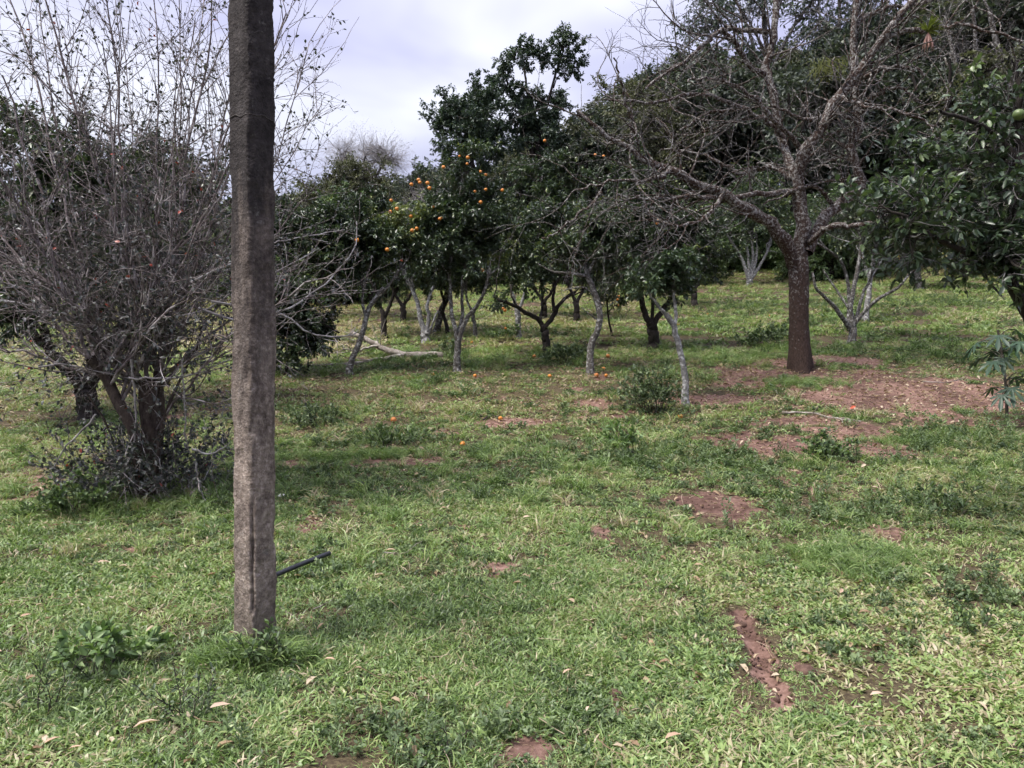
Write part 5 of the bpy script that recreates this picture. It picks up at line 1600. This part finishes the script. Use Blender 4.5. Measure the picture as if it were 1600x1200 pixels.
add_obj('forked_limb', m1.mesh('forked_limb', 'dead_wood', fb, True), root)

# black plastic pipe behind the pole
pb_ = drop(470, 893)
m1 = MB()
a, c = drop(400, 922, .045), drop(515, 879, .06)
t = catmull([a, (a + c) / 2 + np.array([0, 0, .004]), c], 16)
N = 12
tubes(m1, t[None], np.full((1, 16), .017), N)
tubes(m1, t[None, ::-1], np.full((1, 16), .0135), N)
pp = tag(add_obj('plastic_pipe', m1.mesh('plastic_pipe', 'black_plastic', pb_, True), None, tuple(pb_)), 'black plastic pipe piece lying on the grass behind the pole', 'pipe')


def stick(label, pts, r, mat_name='dead_wood', name='stick', twigs=4):
    w = [drop(x, y, r + .012) for x, y in pts]
    c = w[len(w) // 2]
    m = MB()
    t = catmull(w, 12) + R.normal(size=(12, 3)) * r * .25
    tubes(m, t[None], np.linspace(r, r * .5, 12)[None], 6, .08, R)
    if twigs:
        p, d, _ = spawn(R, t[None], np.full((1, 12), r), twigs, .2, 1, (.4, .9), .1)
        tubes(m, grow(R, p, d, R.uniform(.06, .2, twigs), 4, .15, 0), np.full((twigs, 4), r * .35), 4)
    tag(add_obj(name, m.mesh(name, mat_name, c, True), None, tuple(c)), label, 'stick')


stick('brown fallen stick on the near edge of the bare soil', [(1222, 648), (1262, 650), (1300, 658), (1345, 664)], .02)
stick('thin grey stick at the far edge of the bare soil', [(1440, 598), (1480, 600), (1512, 590)], .009, twigs=2)
stick('thin straw-coloured stalk right of the pole foot', [(430, 950), (455, 966), (480, 985)], .003, twigs=0)
stick('straw stalk lying flat on the grass right of the pole', [(476, 1008), (515, 1010), (555, 1008)], .0035, twigs=0)
stick('pale forked twig in the grass beyond the pipe', [(600, 868), (622, 870), (640, 868)], .006, twigs=1)
stick('dark curved stick near the lone orange on the slope', [(755, 658), (768, 652), (779, 656)], .012, 'bark_dark', twigs=1)
stick('dark twig on the slope under the orange trees', [(735, 628), (744, 622), (752, 612)], .01, 'bark_dark', twigs=2)
stick('short dry twig lying right of the pole near the pipe', [(490, 955), (505, 948), (520, 940)], .004, twigs=1)

FALLEN = [((677, 589), 0, 'fallen orange left of the slender forked trunk'), ((742, 590), 0, 'fallen orange just right of the slender forked trunk'), ((859, 590), 0, 'fallen orange midway between the slender and the crooked trunks'),
          ((947, 591), 0, 'fallen orange right of the crooked trunk foot'), ((932, 591), 1, 'brown rotting orange touching the crooked trunk foot'), ((943, 579), 0, 'small fallen orange behind the pair at the crooked trunk'),
          ((737, 537), 0, 'fallen orange in the grass behind the slender forked trunk'), ((835, 560), 1, 'dull fallen orange left of the wide-forked trunk'), ((950, 559), 1, 'dull fallen orange in the shade behind the crooked trunk'),
          ((782, 657), 0, 'lone fallen orange on the open slope'), ((723, 699), 0, 'fallen orange above the pinkish soil strip'), ((1063, 655), 0, 'fallen orange in front of the round bush'),
          ((1060, 510), 0, 'far fallen orange beside the leaning white trunk'), ((1202, 495), 0, 'far fallen orange left of the brown trunk'), ((1106, 493), 0, 'tiny far fallen orange in the sunlit grass'), ((615, 659), 1, 'small yellowish fallen orange by the bank weeds')]
for (q, k, lab) in FALLEN:
    p = drop(*q, .036)
    tag(add_obj('fallen_orange', ORANGE_B if k else ORANGE, None, tuple(p), tuple(R.uniform(-1, 1, 3)), R.uniform(.9, 1.08)), lab, 'orange', 'oranges lying under the trees')

DEAD = [((229, 1146), .13, 0.6, 'long pale curled dry leaf in the lower left grass'), ((343, 1122), .11, .3, 'pale dry leaf below the pole foot'), ((70, 1175), .09, 2.2, 'dry leaf pair half at the lower left corner'), ((82, 1178), .08, .9, 'upturned dry leaf at the lower left corner'),
        ((118, 1188), .07, .2, 'pinkish dry leaf on the lower left edge'), ((887, 1062), .085, .7, 'pale grey dry leaf beside the middle soil scrape'), ((1052, 1168), .11, .5, 'dry leaf lying near the bottom middle edge'), ((1085, 875), .07, 1.2, 'small white dry leaf above the wheel rut'),
        ((515, 1042), .08, -.2, 'dry leaf right of the pole in short grass'), ((162, 890), .1, .5, 'brown dry leaf in the left grass'), ((610, 872), .1, .0, 'dry pale leaf on the grass beyond the pipe tip'), ((823, 817), .09, .1, 'dry leaf in the middle of the open grass'),
        ((1235, 846), .05, .3, 'small brown dry leaf above the right grass mound'), ((1370, 1100), .09, .2, 'dry leaf beside the dark soil hole right of the rut'), ((1340, 770), .08, 1.4, 'pale dry leaf standing in the right weeds'), ((40, 975), .07, .3, 'dry leaf at the left edge of the grass'),
        ((62, 957), .06, 1.0, 'pale dry leaf beside the young oval-leaved plant'), ((590, 776), .06, .8, 'curled brown dry leaf on the open grass right of the pole'), ((1315, 935), .1, .9, 'pale dead grass leaf right of the rut top'), ((918, 1123), .06, 1.3, 'narrow tan dry leaf next to the middle scrape')]
for (q, L, a, lab) in DEAD:
    L *= .8
    m = MB()
    n = 1
    leaves(m, np.array([[-L / 2 * math.cos(a), -L / 2 * math.sin(a), .0]]), np.array([[math.cos(a), math.sin(a), R.uniform(.05, .3)]]), np.array([[R.normal() * .35, R.normal() * .35 - .3, 1.0]]), L, L * .3, np.array([R.uniform(.5, 1)]), fold=.3, droop=.18, fine=True)
    p = drop(*q, .045)
    tag(add_obj('dry_leaf', m.mesh('dry_leaf', 'dead_leaf'), None, tuple(p)), lab, 'dry leaf', 'dry leaves lying on the grass')
m = MB()
leaves(m, np.array([[-.06, 0, 0]]), np.array([[1, .2, .5]]), np.array([[0, -.8, .6]]), .1, .045, np.array([.5]), fold=.3, fine=True)
tag(add_obj('red_leaf', m.mesh('red_leaf', 'red_leaf'), None, tuple(drop(1335, 643, .03))), 'bright red fallen leaf on the bare soil', 'leaf')


def clod(label, px, py, r, seed, matn='soil_clod', name='soil_clod', cat='clod', sq=.55):
    Rr = np.random.default_rng(seed)
    me = uv_ball(name, matn, r, 16, 11, sq)
    co = np.empty(len(me.vertices) * 3, dtype=np.float32); me.vertices.foreach_get('co', co)
    co = co.reshape(-1, 3)
    f = 1 + .5 * (fbm(co[:, 0] / r * 1.3 + 5 + seed, co[:, 1] / r * 1.3 + co[:, 2] / r, 3, seed) - .5) + Rr.normal(size=len(co)) * .03
    co *= f[:, None].astype(np.float32)
    me.vertices.foreach_set('co', co.ravel())
    tag(add_obj(name, me, None, tuple(drop(px, py, r * .12)), (0, 0, Rr.uniform(0, 6))), label, cat)


clod('dark turned clod of soil right of the wheel rut', 1258, 1050, .05, 141)
clod('reddish soil clod in the middle scrape', 962, 1082, .035, 142)
clod('soil clod in the lower part of the wheel rut', 1205, 1080, .04, 143)
clod('small soil clod at the top of the wheel rut', 1160, 968, .03, 144)
clod('small white stone in the grass right of the pole', 440, 776, .035, 145, 'pebble', 'white_stone', 'stone', .6)
